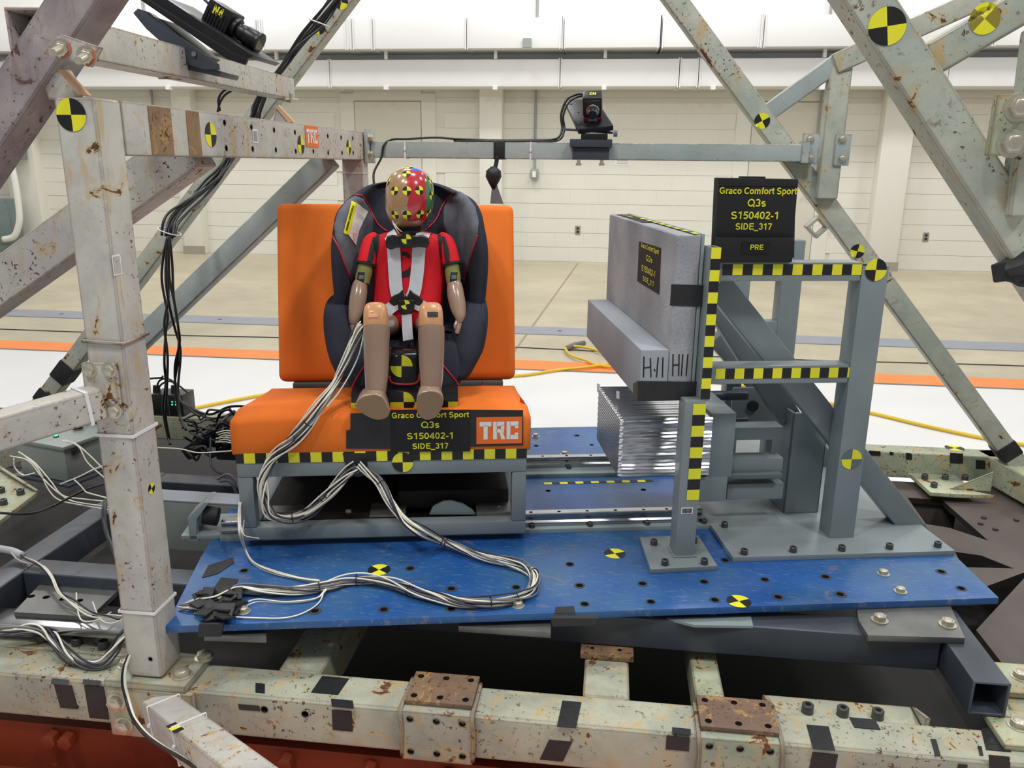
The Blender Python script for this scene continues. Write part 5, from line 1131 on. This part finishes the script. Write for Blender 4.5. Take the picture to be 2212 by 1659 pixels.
for (u,v) in((780,598),(980,598)):
    T_=[bvh(o) for o in dm.children if o.name.startswith('upper_arm')]; o=pad(dm,'joint_sticker',m_ink,[(u-6,v-10),(u+8,v-10),(u+6,v+12),(u-8,v+12)],T_,h=.001,back=-.001); pad(dm,'sticker_window',m_steel,[(u-4,v-4),(u+6,v-4),(u+5,v+5),(u-5,v+5)],T_,h=.0016,back=-.0016)
limb(dm,'thigh',m_skin,[(846,702,.64,50.),(838,702,.58,52.),(828,700,.50,50.),(816,697,.43,46.)],n=24)
limb(dm,'thigh',m_skin,[(918,702,.64,50.),(922,702,.58,52.),(926,700,.50,50.),(930,697,.43,46.)],n=24)
for s,u in((1,812),(-1,931)):
    limb(dm,'knee',m_knee,[(u,671,.43,38.),(u,672.5,.427,46.),(u,677,.42,51.),(u,690,.41,53.),(u,709,.40,53.)],p=3.2,n=24)
    limb(dm,'lower_leg',m_skin,[(u+1,705,.398,55.),(u+1,720,.392,57.),(u+1,750,.38,56.),(u+1,790,.365,53.),(u+1,820,.355,49.),(u,842,.347,45.),(u,858,.34,40.)],n=28)
T_k=[bvh(o) for o in dm.children if o.name.startswith('knee')]
pad(dm,'knee_sticker',plain('pink_sticker',(232,150,120),.4),[(796,679),(817,678),(818,686),(796,687)],T_k,h=.0012,back=-.001); pad(dm,'knee_sticker',m_ink,[(923,674),(946,674),(946,685),(923,685)],T_k,h=.0012,back=-.001)
pad(dm,'knee_sticker',m_yel,[(800,672.3),(808,672.3),(806,676),(799,676)],T_k,h=.0012,back=-.001)
def foot(out,u,v):
    g=G(F); ct=L(u,v,y=.36); pts=[L(a,b,y=.308) for a,b in out]; cn=sum(pts,Vector())/len(pts); cp=[Vector(q) for q in catmull(pts+[pts[0]],3)[:-1]]
    N=len(cp); an=L(u,848,y=.385); rs=[]
    def ring(sc,y,c): return [Vector((c.x+(q.x-cn.x)*sc,y,c.z+(q.z-cn.z)*sc)) for q in cp]
    rs=[ring(.93,.299,cn),ring(1.0,.304,cn),ring(1.0,.316,cn),ring(.93,.332,cn+Vector((0,0,.006))),ring(.8,.348,cn+Vector((0,0,.014))),ring(.55,.365,cn+Vector((0,0,.02)))]
    g.rings(rs); f=g.obj('foot',m_skin,dm,smooth=True)
    g=G(F); g.prism([Vector((cn.x+(q.x-cn.x)*.93,  .2985,cn.z+(q.z-cn.z)*.93)) for q in cp],(0,-.002,0)); g.obj('sole',m_sole,f)
foot([(767,874),(775,859),(798,849),(822,851),(835,866),(842,886),(836,901),(815,905),(795,898),(777,886)],814,870)
foot([(899,872),(903,850),(923,841),(947,844),(958,860),(952,885),(937,902),(917,905),(903,892)],929,870)
pad(dm,'suit_print',m_blkneo,[(868,543),(880,545),(886,552),(886,560),(876,553),(868,552)],T_t,h=.0006,back=-.0006)
pad(dm,'suit_print',m_blkneo,[(868,588),(880,582),(886,574),(886,586),(884,598),(868,600)],T_t,h=.0006,back=-.0006)
# ------------------------------------------------------------------ harness (parts of the child seat)
def strap(px,w,par=cs,name='harness_strap',T=None,lift=.004,mat=m_web):
    pts=[]
    for q in catmull([(a,b,0) for a,b in px],6):
        h=rc(q.x,q.y,T or T_t)
        if h: pts.append(h[0]-_ray(q.x,q.y).normalized()*lift)
    for _ in range(2): pts=[pts[0]]+[(pts[i-1]+pts[i]*2+pts[i+1])/4 for i in range(1,len(pts)-1)]+[pts[-1]]
    g=G(); g.ribbon(pts,w,-FW,.002); return g.obj(name,mat,par)
strap([(840,503),(846,515),(850,535),(852,570),(854,600),(857,630),(866,652)],.0335); strap([(916,503),(910,515),(905,535),(903,570),(900,600),(895,630),(885,652)],.0335)
strap([(868,650),(848,662),(832,676),(818,690)],.030,lift=.007); strap([(884,650),(908,660),(930,672),(948,688)],.030,lift=.007)
def plate_(px,y,th,name,mat,bev=.003,par=cs): 
    g=G(F); g.prism([(L(a,b,y=y).x,y,L(a,b,y=y).z) for a,b in px],(0,th,0)); return g.obj(name,mat,par,bevel=bev,seg=3)
g=G(F); g.ribbon([L(878,672,y=.575),L(879,690,y=.55),L(880,712,y=.52),L(882,735,y=.49)],.026,(0,-1,-.2),.002); g.obj('crotch_strap',plain('grey_webbing',(150,150,156),.5),cs)
plate_([(832,522),(836,510),(848,508),(862,510),(878,505),(894,510),(912,508),(924,513),(928,525),(922,536),(905,534),(880,537),(858,535),(845,540),(834,536)],.582,.016,'chest_clip',m_plastic,.005)
g=G(F); c=L(878,516,y=.58); g.cyl((c.x,.583,c.z),(c.x,.575,c.z),.017,24); g.obj('clip_button',m_plastic,cs,bevel=.002); marker(cs,LW((c.x,.5745,c.z)),-EY,EZ,.0125,cols=[m_yel,m_ink])
plate_([(839,652),(848,640),(862,634),(870,626),(873,640),(881,640),(885,626),(894,634),(906,641),(915,651),(906,662),(897,658),(860,658),(850,662)],.574,.014,'buckle_tongue',m_plastic,.004)
plate_([(858,648),(896,648),(895,668),(888,680),(868,680),(860,668)],.562,.016,'buckle',m_plastic,.004)
marker(cs,LW((L(876,658,y=.561).x,.5612,L(876,658,y=.561).z)),-EY,EZ,.0122,rot=.25,cols=[m_yel,m_ink])
# ================================================================== CAMERAS
# N2 on the cross rail
m2=thing('camera_mount','black tilted mounting plate clamped on the rear cross rail','mount',P(1278,330,y=2.93))
B0,B1,Fr,Fl=P(1219,216,y=3.06),P(1287,213,y=3.06),P(1325,271,y=2.86),P(1249,279,y=2.86)
n=(B1-B0).cross(Fl-B0).normalized(); n=n if n.z>0 else -n
g=G(); g.prism([B0,B1,Fr,Fl],-n*.018); g.obj('tilt_plate',m_camb,m2,bevel=.0015)
for s,t in((.15,.15),(.1,.8),(.25,.45),(.85,.2),(.9,.8),(.15,.95)): q=B0+(B1-B0)*s+(Fl-B0)*t; g=G(); g.cyl(q,q+n*.0015,.004,10); g.obj('plate_screw',m_steel,m2)
def fbx(u0,v0,u1,v1,y,d,name,mat,par,bev=.002):
    a=P(u0,v0,y=y);b=P(u1,v1,y=y); g=G(); g.bb((a.x,y,b.z),(b.x,y+d,a.z)); return g.obj(name,mat,par,bevel=bev)
fbx(1255,288,1312,304,2.87,.12,'hinge_block',m_camb,m2); fbx(1231,300,1322,318,2.87,.11,'clamp_plate',m_dark,m2); fbx(1237,318,1315,346,2.885,.012,'clamp_plate',m_dark,m2)
for u in(1250,1300): q=P(u,346,y=2.89); g=G(); g.cyl(q,q-Vector((0,0,.018)),.006,10); g.cyl(q-Vector((0,0,.01)),q-Vector((0,0,.018)),.01,6); g.obj('clamp_bolt',m_bolt,m2)
q=P(1222,279,y=2.9); g=G(); g.cyl(q,q+Vector((.16,0,-.01)),.005,10); g.obj('pivot_rod',m_screw,m2); q=P(1325,289,y=2.9); g=G(); g.cyl(q,q+Vector((.014,0,0)),.011,12); g.obj('pivot_knob',m_steel,m2)
c2=thing('high_speed_camera','small black high-speed camera with lens facing us, on the rear rail mount','camera',P(1280,260,y=2.93),group='test cameras')
cd=(-n.cross(Vector((1,0,0)))).normalized(); cd=cd if cd.y<0 else -cd; sx=cd.cross(n).normalized(); sx=sx if sx.x>0 else -sx
o2=P(1280,262,y=2.90); o2=o2+n*((B0-o2).dot(n))   # on plate
R2=Matrix((sx,-cd,n)).transposed()
def cb(c,d,name,mat,bev=.003): g=G(); g.box(o2+R2@Vector(c),d,R2); return g.obj(name,mat,c2,bevel=bev)
cb((0,.03,.009),(.062,.06,.018),'base_mount',m_mag); cb((0,.03,.052),(.064,.06,.066),'camera_body',m_camb,.005); cb((0,-.0015,.05),(.054,.004,.054),'front_plate',m_plastic)
cc=o2+R2@Vector((.002,-.003,.046))
g=G(); g.cyl(cc,cc+cd*.012,.022,24); g.obj('lens_mount',m_steel,c2,bevel=.001); g=G(); g.cyl(cc+cd*.012,cc+cd*.04,.018,24,.015); g.obj('lens',m_camb,c2,bevel=.001); g=G(); g.cyl(cc+cd*.0395,cc+cd*.041,.0115,20); g.obj('lens_glass',m_glass,c2)
text(c2,'N2',o2+R2@Vector((.002,.03,.0855)),-sx,cd,.026,m_yel,bold=.02)
g=G(); q=o2+R2@Vector((.001,-.001,.008)); g.box(q,(.03,.003,.009),R2); g.obj('name_label',m_wireg,c2)
# camera cable along the rail
seg(c2,[o2+R2@Vector((-.02,.06,.07)),P(1250,203,y=2.98),P(1225,215,y=2.97),P(1212,248,y=2.96),P(1214,280,y=2.95),P(1200,300,y=2.92),P(1150,303,y=2.92),P(1060,303,y=2.92),P(985,300,y=2.92),P(940,297,y=2.92),P(880,300,y=2.92),P(850,301,y=2.92),P(830,312,y=2.9),P(824,340,y=2.89),P(808,372,y=2.87),P(808,400,y=2.85)],.0042,m_plastic,'camera_cable')
seg(c2,[o2+R2@Vector((-.01,.06,.06)),P(1254,208,y=2.98),P(1230,220,y=2.97),P(1217,250,y=2.96),P(1219,282,y=2.95),P(1203,304,y=2.915),P(1140,305,y=2.915),P(1060,305,y=2.915),P(980,304,y=2.915)],.0035,m_plastic,'camera_cable')
# N4 upper left
yb4=2.05
m4=thing('camera_mount','black wedge-shaped camera bracket clamped on the upper left boom','mount',P(430,150,y=yb4))
def yp(px,y,d,name,mat,par=m4,bev=.002): g=G(); g.prism([P(a,b,y=y) for a,b in px],(0,d,0)); return g.obj(name,mat,par,bevel=bev)
yp([(287,28),(297,18),(322,26),(380,75),(470,138),(470,150),(440,150),(400,138),(315,62)],yb4-.06,.012,'side_plate',m_dark); yp([(300,22),(330,30),(470,142),(476,160),(455,158),(330,50)],yb4+.05,.012,'side_plate',m_camb)
yp([(405,130),(478,155),(474,166),(400,150)],yb4-.05,.1,'clamp_plate',m_dark); yp([(330,35),(345,40),(440,120),(430,128)],yb4-.04,.09,'wedge_core',m_camb)
yp([(310,-8),(345,-12),(548,120),(538,126),(500,112)],yb4-.08,.16,'tilt_plate',m_camb); yp([(300,-2),(312,-8),(502,112),(535,124),(528,140),(490,128)],yb4-.082,.012,'plate_rail',m_camb)
g=G(); q=P(420,117,y=yb4-.061); g.cyl(q,q-Vector((0,.004,0)),.006,16); g.obj('pivot_bolt',m_steel,m4)
for u,v in((333,147),(369,158)):
    q=P(u,v,y=yb4-.02); g=G(); g.cyl(q+Vector((0,0,.012)),q-Vector((0,0,.012)),.0055,10); g.cyl(q-Vector((0,0,.004)),q-Vector((0,0,.012)),.010,6); g.obj('clamp_bolt',m_bolt,m4)
q=P(372,137,y=yb4); tie(m4,q,P(615,192,y=2.92)-P(75,62,y=1.30),.07,.07,wd=.008,mat=m_steelp)
c4=thing('high_speed_camera','black high-speed camera marked N4 on the bracket at the upper left','camera',P(480,80,y=yb4),group='test cameras')
ax=(P(545,75,y=yb4)-P(458,20,y=yb4)).normalized(); upv=(P(475,15,y=yb4)-P(462,60,y=yb4)); upv=(upv-ax*upv.dot(ax)).normalized(); si=ax.cross(upv).normalized(); si=si if si.y<0 else -si
R4=Matrix((ax,-si,upv)).transposed(); o4=P(477,52,y=yb4)
def c4b(c,d,name,mat,bev=.003): g=G(); g.box(o4+R4@Vector(c),d,R4); return g.obj(name,mat,c4,bevel=bev)
px_=1/F_*proj(o4)[2]
c4b((0,0,.018*0+.012),(.066,.066,.062),'camera_body',m_camb,.004); c4b((.004,0,-.026),(.066,.066,.018),'base_mount',m_mag)
for k in range(7): c4b((-.024+.008*k,-.034,.004),(.002,.003,.04),'cooling_fin',m_plastic,0)
g=G(); a=o4+ax*.033+upv*.01; g.cyl(a,a+ax*.012,.026,28); g.cyl(a+ax*.012,a+ax*.02,.018,28); g.obj('lens_mount',m_camb,c4,bevel=.001)
g=G(); g.cyl(a+ax*.02,a+ax*.036,.021,28); g.cyl(a+ax*.036,a+ax*.066,.024,28); g.cyl(a+ax*.066,a+ax*.074,.026,28); g.obj('lens',m_camb,c4,bevel=.001)
g=G(); g.cyl(a+ax*.0735,a+ax*.0748,.020,24); g.obj('lens_glass',m_glass,c4)
g=G(); q=o4-ax*.033+upv*.026; g.cyl(q,q-ax*.05+upv*.01,.006,12); g.obj('cable_plug',m_steel,c4,smooth='auto')
text(c4,'N4',o4+R4@Vector((-.002,-.0335,.026)),ax,upv,.030,m_yel,bold=.02)
# ================================================================== BOXES ON THE LEFT
jb=thing('junction_box','grey enamelled junction box with latches and a green lamp behind the left post','box',P(80,1040,z=-.1))
fA,fB=P(48,1022,z=-.12),P(148,1042,z=-.12); bk=P(248,985,z=-.12)
X=(fB-fA); X.z=0; wx=X.length; X.normalize(); Y=Vector((-X.y,X.x,0)); hgt=(P(143,970,x=fB.x).z+.12)
dpt=max(.12,(bk-fB).dot(Y)); Rj=Matrix((X,Y,Z3)).transposed()
ct=(fA+fB)/2+Y*dpt/2+Vector((0,0,hgt/2)); g=G(); g.box(ct,(wx,dpt,hgt),Rj); g.obj('box_body',m_box,jb,bevel=.004)
g=G(); g.box(ct+Vector((0,0,hgt/2+.006)),(wx+.014,dpt+.014,.014),Rj); g.obj('lid',m_box,jb,bevel=.004)
g=G(); q=fB+X*.003+Y*.04+Vector((0,0,hgt-.015)); g.box(q,(.008,.03,.02),Rj); g.obj('latch',m_steel,jb,bevel=.001); q=fB+X*.003+Y*(dpt-.05)+Vector((0,0,hgt-.015)); g=G(); g.box(q,(.008,.03,.02),Rj); g.obj('latch',m_steel,jb,bevel=.001)
top=hgt+.013-.12
q=P(121,944,z=top); g=G(); g.cyl(q,q+Vector((0,0,.004)),.009,16); g.obj('lamp_bezel',m_plastic,jb); g=G(); g.cyl(q+Vector((0,0,.004)),q+Vector((0,0,.008)),.006,12); g.obj('green_lamp',m_green,jb)
for u,v in((158,930),(168,919),(186,915),(200,917),(178,908)):
    q=P(u,v,z=top); g=G(); g.cyl(q+Vector((0,0,.012)),q+Vector((.03,0.01,.014)),.010,14); g.obj('cable_connector',m_plastic,jb,bevel=.001)
g=G(); g.box(fA+X*wx/2+Y*dpt/2-Vector((0,0,.006)),(wx+.05,dpt+.04,.008),Rj); g.obj('mounting_plate',m_dark,jb)
rb=thing('data_recorder','small black recorder box with green lamps and cable plugs on the rear beam','box',P(358,880,y=3.08))
zt=ZT; a=P(328,880,y=3.06);b=P(392,845,y=3.06); g=G(); g.bb((a.x,3.06,ZT),(b.x,3.16,P(360,853,y=3.06).z)); g.obj('recorder_body',m_plastic,rb,bevel=.003)
g=G(); x=P(363,860,y=3.058).x; g.bb((x-.002,3.057,ZT+.002),(x+.002,3.06,P(360,855,y=3.06).z)); g.obj('joint_strip',m_steel,rb)
for u in(372,380):
    for v in(868,874): q=P(u,v,y=3.058); g=G(); g.cyl(q,q-Vector((0,.002,0)),.003,8); g.obj('green_lamp',m_green,rb)
for u in(336,343,375,384): q=P(u,852,y=3.1); g=G(); g.cyl(q,q+Vector((0,0,.04)),.012,12,.007); g.obj('cable_plug',m_plastic,rb,smooth='auto')
for k,px in enumerate(([(338,838),(345,822),(362,818),(380,828),(398,842),(405,848)],[(342,838),(352,828),(370,824),(385,838)],[(300,825),(325,818),(348,816),(352,812)])): seg(rb,[P(u,v,y=3.08) for u,v in px],.004,m_plastic,'plug_cable')
# equipment pan visible left of the bench
eq=thing('equipment_tray','pale grey instrument tray low behind the left post','tray',P(390,1120,z=-.1))
a=P(330,1185,y=1.95);b=P(520,1094,y=1.95); g=G(); g.bb((a.x,1.95,a.z),(b.x,1.99,b.z-.0)); g.obj('tray_body',m_box,eq,bevel=.004)
g=G(); g.bb((a.x,1.95,b.z),(b.x,2.02,b.z+.006)); g.obj('tray_lid',m_foam2,eq,bevel=.002)
# ================================================================== CABLES
# 1 big sensor bundle
zc_=.013
pl_=lambda u,v,z=zc_: Lw(u,v,z=z)
bu=thing('sensor_cable_bundle','thick looped bundle of cream and dark wires running from dummy onto blue plate','cable bundle',Lw(570,1060,y=.33))
yb=.322
c1=[Lw(782,705,y=.47),Lw(770,730,y=.44),Lw(748,780,y=.40),Lw(722,830,y=.36),Lw(697,868,y=.335),Lw(665,915,y=yb),Lw(635,950,y=yb),Lw(600,982,y=yb),Lw(578,1015,y=.31),Lw(565,1050,y=.30),Lw(570,1088,y=.30),Lw(590,1112,y=.30),Lw(628,1118,y=.30),Lw(665,1105,y=.31),Lw(695,1078,y=.32),Lw(720,1050,y=.325),Lw(748,1022,y=.33),Lw(770,1008,y=.335)]
wires(bu,c1,14,.012,.0021,twist=1.6,loose=.55)
c2_=[Lw(775,1005,y=.335),Lw(800,1022,y=.325),Lw(822,1042,y=.31),Lw(845,1085,y=.29),Lw(872,1122,y=.27),Lw(905,1145,y=.25),Lw(950,1166,z=.03),Lw(1000,1186,z=.02),Lw(1045,1203,z=.016),Lw(1095,1214,z=.014),Lw(1135,1225,z=.014),Lw(1156,1245,z=.014),Lw(1150,1272,z=.014),Lw(1120,1290,z=.014),Lw(1060,1300,z=.014),Lw(1000,1300,z=.014),Lw(955,1292,z=.014),Lw(900,1280,z=.014),Lw(850,1262,z=.014),Lw(800,1253,z=.014),Lw(750,1254,z=.014),Lw(700,1266,z=.014),Lw(640,1275,z=.014),Lw(570,1276,z=.014),Lw(515,1275,z=.014),Lw(465,1300,z=.016),Lw(420,1305,z=.01),Lw(392,1312,z=.0)]
wires(bu,c2_,14,.011,.0020,twist=3.0,loose=.6)
def tieat(ctrl,u,v,r=.012):
    pts=catmull(ctrl,10); k=min(range(1,len(pts)-1),key=lambda i:(proj(pts[i])[0]-u)**2+(proj(pts[i])[1]-v)**2); t=(pts[k+1]-pts[k-1]).normalized(); n=t.orthogonal().normalized(); w=t.cross(n)
    g=G(); g.sweep([pts[k]+(n*math.cos(a*.5236)+w*math.sin(a*.5236))*r for a in range(13)],.0012,5); g.obj('cable_tie',m_ink,bu,smooth=True,label='thin black cable tie')
for u,v in((662,915),(638,943),(697,1078),(700,1068),(630,1118)): tieat(c1,u,v)
for u,v in((822,1040),(955,1165),(965,1168),(1156,1235),(1115,1290),(1057,1300),(884,1280),(772,1253),(687,1265)): tieat(c2_,u,v)
lw_=thing('thin_wire_pair','pair of thin cream wires hanging from the bench left side down over the plate edge','wires',Lw(520,1100,y=.3))
wires(lw_,[Lw(519,1085,y=.34),Lw(516,1110,y=.32),Lw(519,1150,y=.26),Lw(530,1185,z=.02),Lw(548,1215,z=.006),Lw(590,1235,z=.006),Lw(640,1248,z=.006),Lw(690,1255,z=.012)],3,.003,.0017,[m_wirew,m_wirew,m_wirew],twist=.7)
wires(lw_,[Lw(527,1123,y=.33),Lw(527,1155,y=.30),Lw(560,1163,y=.28)],1,.0005,.0012,[m_wirew])
br_=thing('branch_wires','loose cream wires branching from the bundle near the left plate corner','wires',Lw(640,1310,z=.01))
wires(br_,[pl_(700,1275),pl_(690,1300,.004),pl_(660,1322,.004),pl_(620,1334,.004),pl_(560,1335,.004),pl_(480,1331,.004),pl_(420,1325,.003)],1,.0005,.0017,[m_wirew])
wires(br_,[pl_(705,1272),pl_(680,1295,.004),pl_(620,1302,.004),pl_(560,1296,.004),pl_(530,1306,.004),pl_(500,1325,.004),pl_(465,1335,.004)],2,.004,.0017,[m_wirew,m_wirew],twist=.3)
wires(br_,[Lw(455,1295,z=.01),P(425,1305,z=.005),P(395,1318,z=.0),P(330,1335,y=1.44)],6,.006,.0017,[m_wirew,m_wirew,m_wireg],twist=.5)
# 2 black camera cables hanging along L3
bc=thing('black_cable_bundle','bundle of black camera cables hanging down the upper left brace behind the post','cable bundle',P(370,700,y=2.3))
top_=[P(742,-20,y=2.9),P(700,35,y=2.88),P(655,85,y=2.86),P(615,140,y=2.84),P(580,185,y=2.82),P(555,235,y=2.8)]
mid=[P(545,262,y=2.78),P(500,330,y=2.72),P(475,375,y=2.66),P(435,415,y=2.6),P(395,448,y=2.5),P(370,475,y=2.45),P(362,510,y=2.42)]
wires(bc,top_+mid,7,.016,.0042,[m_plastic],twist=.8,loose=.4,sides=7)
for k,px in enumerate(([(362,510),(352,560),(350,610),(362,680),(358,720),(355,780),(358,830),(352,880),(362,940),(368,960)],[(364,510),(360,570),(364,640),(355,700),(362,770),(360,850),(358,900),(366,950)],[(366,510),(372,570),(375,640),(384,700),(388,740),(378,790),(380,840),(390,900),(395,925)],[(364,510),(366,600),(378,660),(386,720),(384,780),(378,830),(386,890),(402,930)],[(362,510),(358,600),(366,660),(378,710),(390,760),(385,850),(405,880),(432,900)])):
    n_=len(px); pts=[P(u,v,y=2.42+.03*math.sin(i+k)) for i,(u,v) in enumerate(px)]; seg(bc,pts,.0042,m_plastic,'cable')
seg(bc,[P(475,240,y=2.84),P(472,215,y=2.84),P(485,195,y=2.84),P(515,186,y=2.84),P(545,194,y=2.84),P(563,204,y=2.83)],.0045,m_plastic,'cable'); seg(bc,[P(470,242,y=2.84),P(476,220,y=2.84),P(490,202,y=2.84),P(520,189,y=2.84),P(550,197,y=2.84)],.0042,m_plastic,'cable')
for u,v,y in((366,500,2.43),(690,50,2.88)):
    q=P(u,v,y=y); g=G(); g.sweep([q+Vector((math.cos(a*.5236)*.035,math.sin(a*.5236)*.03,math.cos(a*.5236)*-.012)) for a in range(13)],.002,6); g.obj('cable_tie',m_tie,bc,smooth=True)
# 3 tangle of black cables left of the seat
tg=thing('black_cable_tangle','tangle of black cables and tape heaped behind the left end of the bench','cables',P(450,940,y=2.6))
rnd=random.Random(11)
for k in range(22):
    u=rnd.uniform(385,470); v=rnd.uniform(905,980); pts=[P(u,v,y=2.5)]
    for j in range(5): u+=rnd.uniform(5,30); v+=rnd.uniform(-22,18); v=min(max(v,885),1000); pts.append(P(min(u,510),v,y=2.5+rnd.uniform(-.12,.12)))
    seg(tg,pts,.0042,m_plastic,'cable',res=6,n=6)
g=G(); q=P(455,945,y=2.55); dv=(P(500,900,y=2.5)-P(390,975,y=2.5)).normalized(); g.beam(q-dv*.11,q+dv*.11,.06,.05); g.obj('taped_sleeve',m_tape,tg,bevel=.012)
for px in([(395,868),(420,885),(455,895),(500,878),(560,880)],[(400,872),(450,903),(500,896),(560,878),(600,880)],[(470,905),(482,885),(495,882),(505,905)]): seg(tg,[P(u,v,y=2.75) for u,v in px],.005,m_plastic,'cable')
for k in range(6): seg(tg,[P(470+rnd.uniform(-5,5),935+4*k,y=2.3),P(490,930+5*k,y=2.3),P(512,936+5*k,y=2.3)],.0018,m_wirew,'wire')
seg(tg,[P(340,967,y=2.3),P(390,970,y=2.3),P(430,978,y=2.3),P(500,974,y=2.3)],.0022,m_wirew,'wire'); seg(tg,[P(455,945,y=2.4),P(455,1000,y=2.35),P(470,1020,y=2.3),P(500,1030,y=2.2),P(520,1060,y=2.1)],.0035,m_wireb,'cable')
for px in([(470,1035),(490,1025),(505,1035),(515,1055)],[(475,1040),(497,1040),(512,1068)]): seg(tg,[P(u,v,y=2.15) for u,v in px],.004,m_wireg,'cable')
# 4 wires at far left
w4=thing('junction_box_wires','thin cream wires drooping from the grey junction box across the frame','wires',P(100,1060,z=-.05))
for k,px in enumerate(([(22,985),(60,995),(90,1030),(120,1060),(150,1080),(185,1088),(240,1095)],[(40,976),(75,1000),(110,1040),(135,1070),(180,1078),(240,1084)],[(30,990),(32,1010),(50,1026),(75,1022)],[(135,952),(165,960),(195,985),(230,1020)],[(140,950),(170,965),(190,1000),(235,1040)],[(45,978),(80,1010),(105,1058),(128,1080),(170,1090),(240,1102)],[(160,1036),(175,1050),(185,1062),(195,1066),(240,1078)],[(130,1046),(170,1030),(200,1015),(225,1005)])): seg(w4,[P(u,v,y=1.9-.02*k) for u,v in px],.0018,m_wirew,'wire')
seg(w4,[P(0,1108,y=1.55),P(60,1110,y=1.6),P(110,1095,y=1.7),P(180,1060,y=1.8),P(235,1042,y=1.9)],.003,m_plastic,'cable',label='black cable')
w5=thing('twisted_wire_pair','twisted cream wires crossing the slate tube at the lower left','wires',P(110,1260,z=-.02))
wires(w5,[P(-20,1185,z=.0),P(20,1190,z=-.01),P(50,1205,z=-.015),P(85,1220,z=-.02),P(110,1245,z=-.025),P(130,1280,z=-.04),P(160,1300,z=-.045),P(200,1325,z=-.045),P(240,1330,z=-.045),P(275,1333,z=-.045)],3,.006,.002,[m_wirew,m_wirew,m_wireb],twist=2)
wires(w5,[P(165,1280,z=-.045),P(166,1310,z=-.05),P(178,1340,z=-.05),P(215,1338,z=-.05),P(240,1322,z=-.05)],1,.0005,.0018,[m_wirew]); wires(w5,[P(200,1300,z=-.045),P(215,1335,z=-.05),P(240,1347,z=-.05),P(272,1335,z=-.045)],1,.0005,.0018,[m_wirew])
g=G(); g.sweep(catmull([P(-5,1185,z=.0),P(25,1190,z=-.008),P(48,1200,z=-.012)],5),.009,8); g.obj('clear_tape_wrap',m_web,w5,smooth=True)
w6=thing('sensor_cable_bundle','bundle of cream and dark wires sagging on the base frame at the lower left','cable bundle',P(150,1380,z=-.1))
wires(w6,[P(-30,1375,z=-.07),P(20,1366,z=-.07),P(60,1360,z=-.07),P(95,1365,z=-.08),P(120,1385,z=-.095),P(150,1415,z=-.1),P(180,1430,z=-.105),P(215,1432,z=-.105),P(240,1410,z=-.09),P(265,1380,z=-.07),P(285,1360,z=-.06)],11,.009,.0024,[m_wirew,m_wireb,m_wireb,m_wirew,m_wireg],twist=1.2)
w7=thing('black_cable_pair','pair of black cables running down past the post foot and along the lower strut','cable',P(270,1450,y=1.31))
for k in range(3):
    seg(w7,[P(285+k,1400,y=1.36),P(268+2*k,1440,y=1.325),P(264+3*k,1475,y=1.31),P(272+3*k,1510,y=1.30),P(285+3*k,1550,y=1.27),P(310+4*k,1585,y=1.23),P(345+4*k,1612,y=1.19),P(385+4*k,1635,y=1.15),P(430+4*k,1665,y=1.10),P(480,1700,y=1.05)],.0028,m_plastic if k<2 else m_wirew,'cable')
w8=thing('black_cable','black cable drooping behind the left post beside the slate frame','cable',P(232,1150,y=1.5))
for k in range(2): seg(w8,[P(228,1080,y=1.75),P(226-k*3,1110,y=1.7),P(230,1150,y=1.65),P(245,1190,y=1.6),P(256,1220,y=1.55),P(262,1260,y=1.5)],.005,m_plastic,'cable')
# 5 wires at head
hw=thing('head_sensor_wires','thin pale and black wires hanging from the dummy head beside the neck','wires',Lw(860,490,y=.6))
seg(hw,[Lw(848,476,y=.62),Lw(852,488,y=.60),Lw(862,505,y=.60)],.0014,m_wirew,'wire'); seg(hw,[Lw(850,480,y=.62),Lw(858,492,y=.60),Lw(868,501,y=.60)],.0014,m_wirew,'wire')
seg(hw,[Lw(912,482,y=.62),Lw(925,476,y=.61),Lw(938,484,y=.61),Lw(940,496,y=.61),Lw(930,508,y=.61)],.0012,m_plastic,'wire'); seg(hw,[Lw(915,480,y=.62),Lw(924,486,y=.61),Lw(920,500,y=.61)],.0012,m_plastic,'wire')
seg(bu,[Lw(786,712,y=.45),Lw(782,740,y=.43),Lw(774,770,y=.40),Lw(755,810,y=.37),Lw(730,850,y=.34),Lw(705,880,y=.325)],.0018,plain('mint_wire',(196,226,214),.4),'wire')
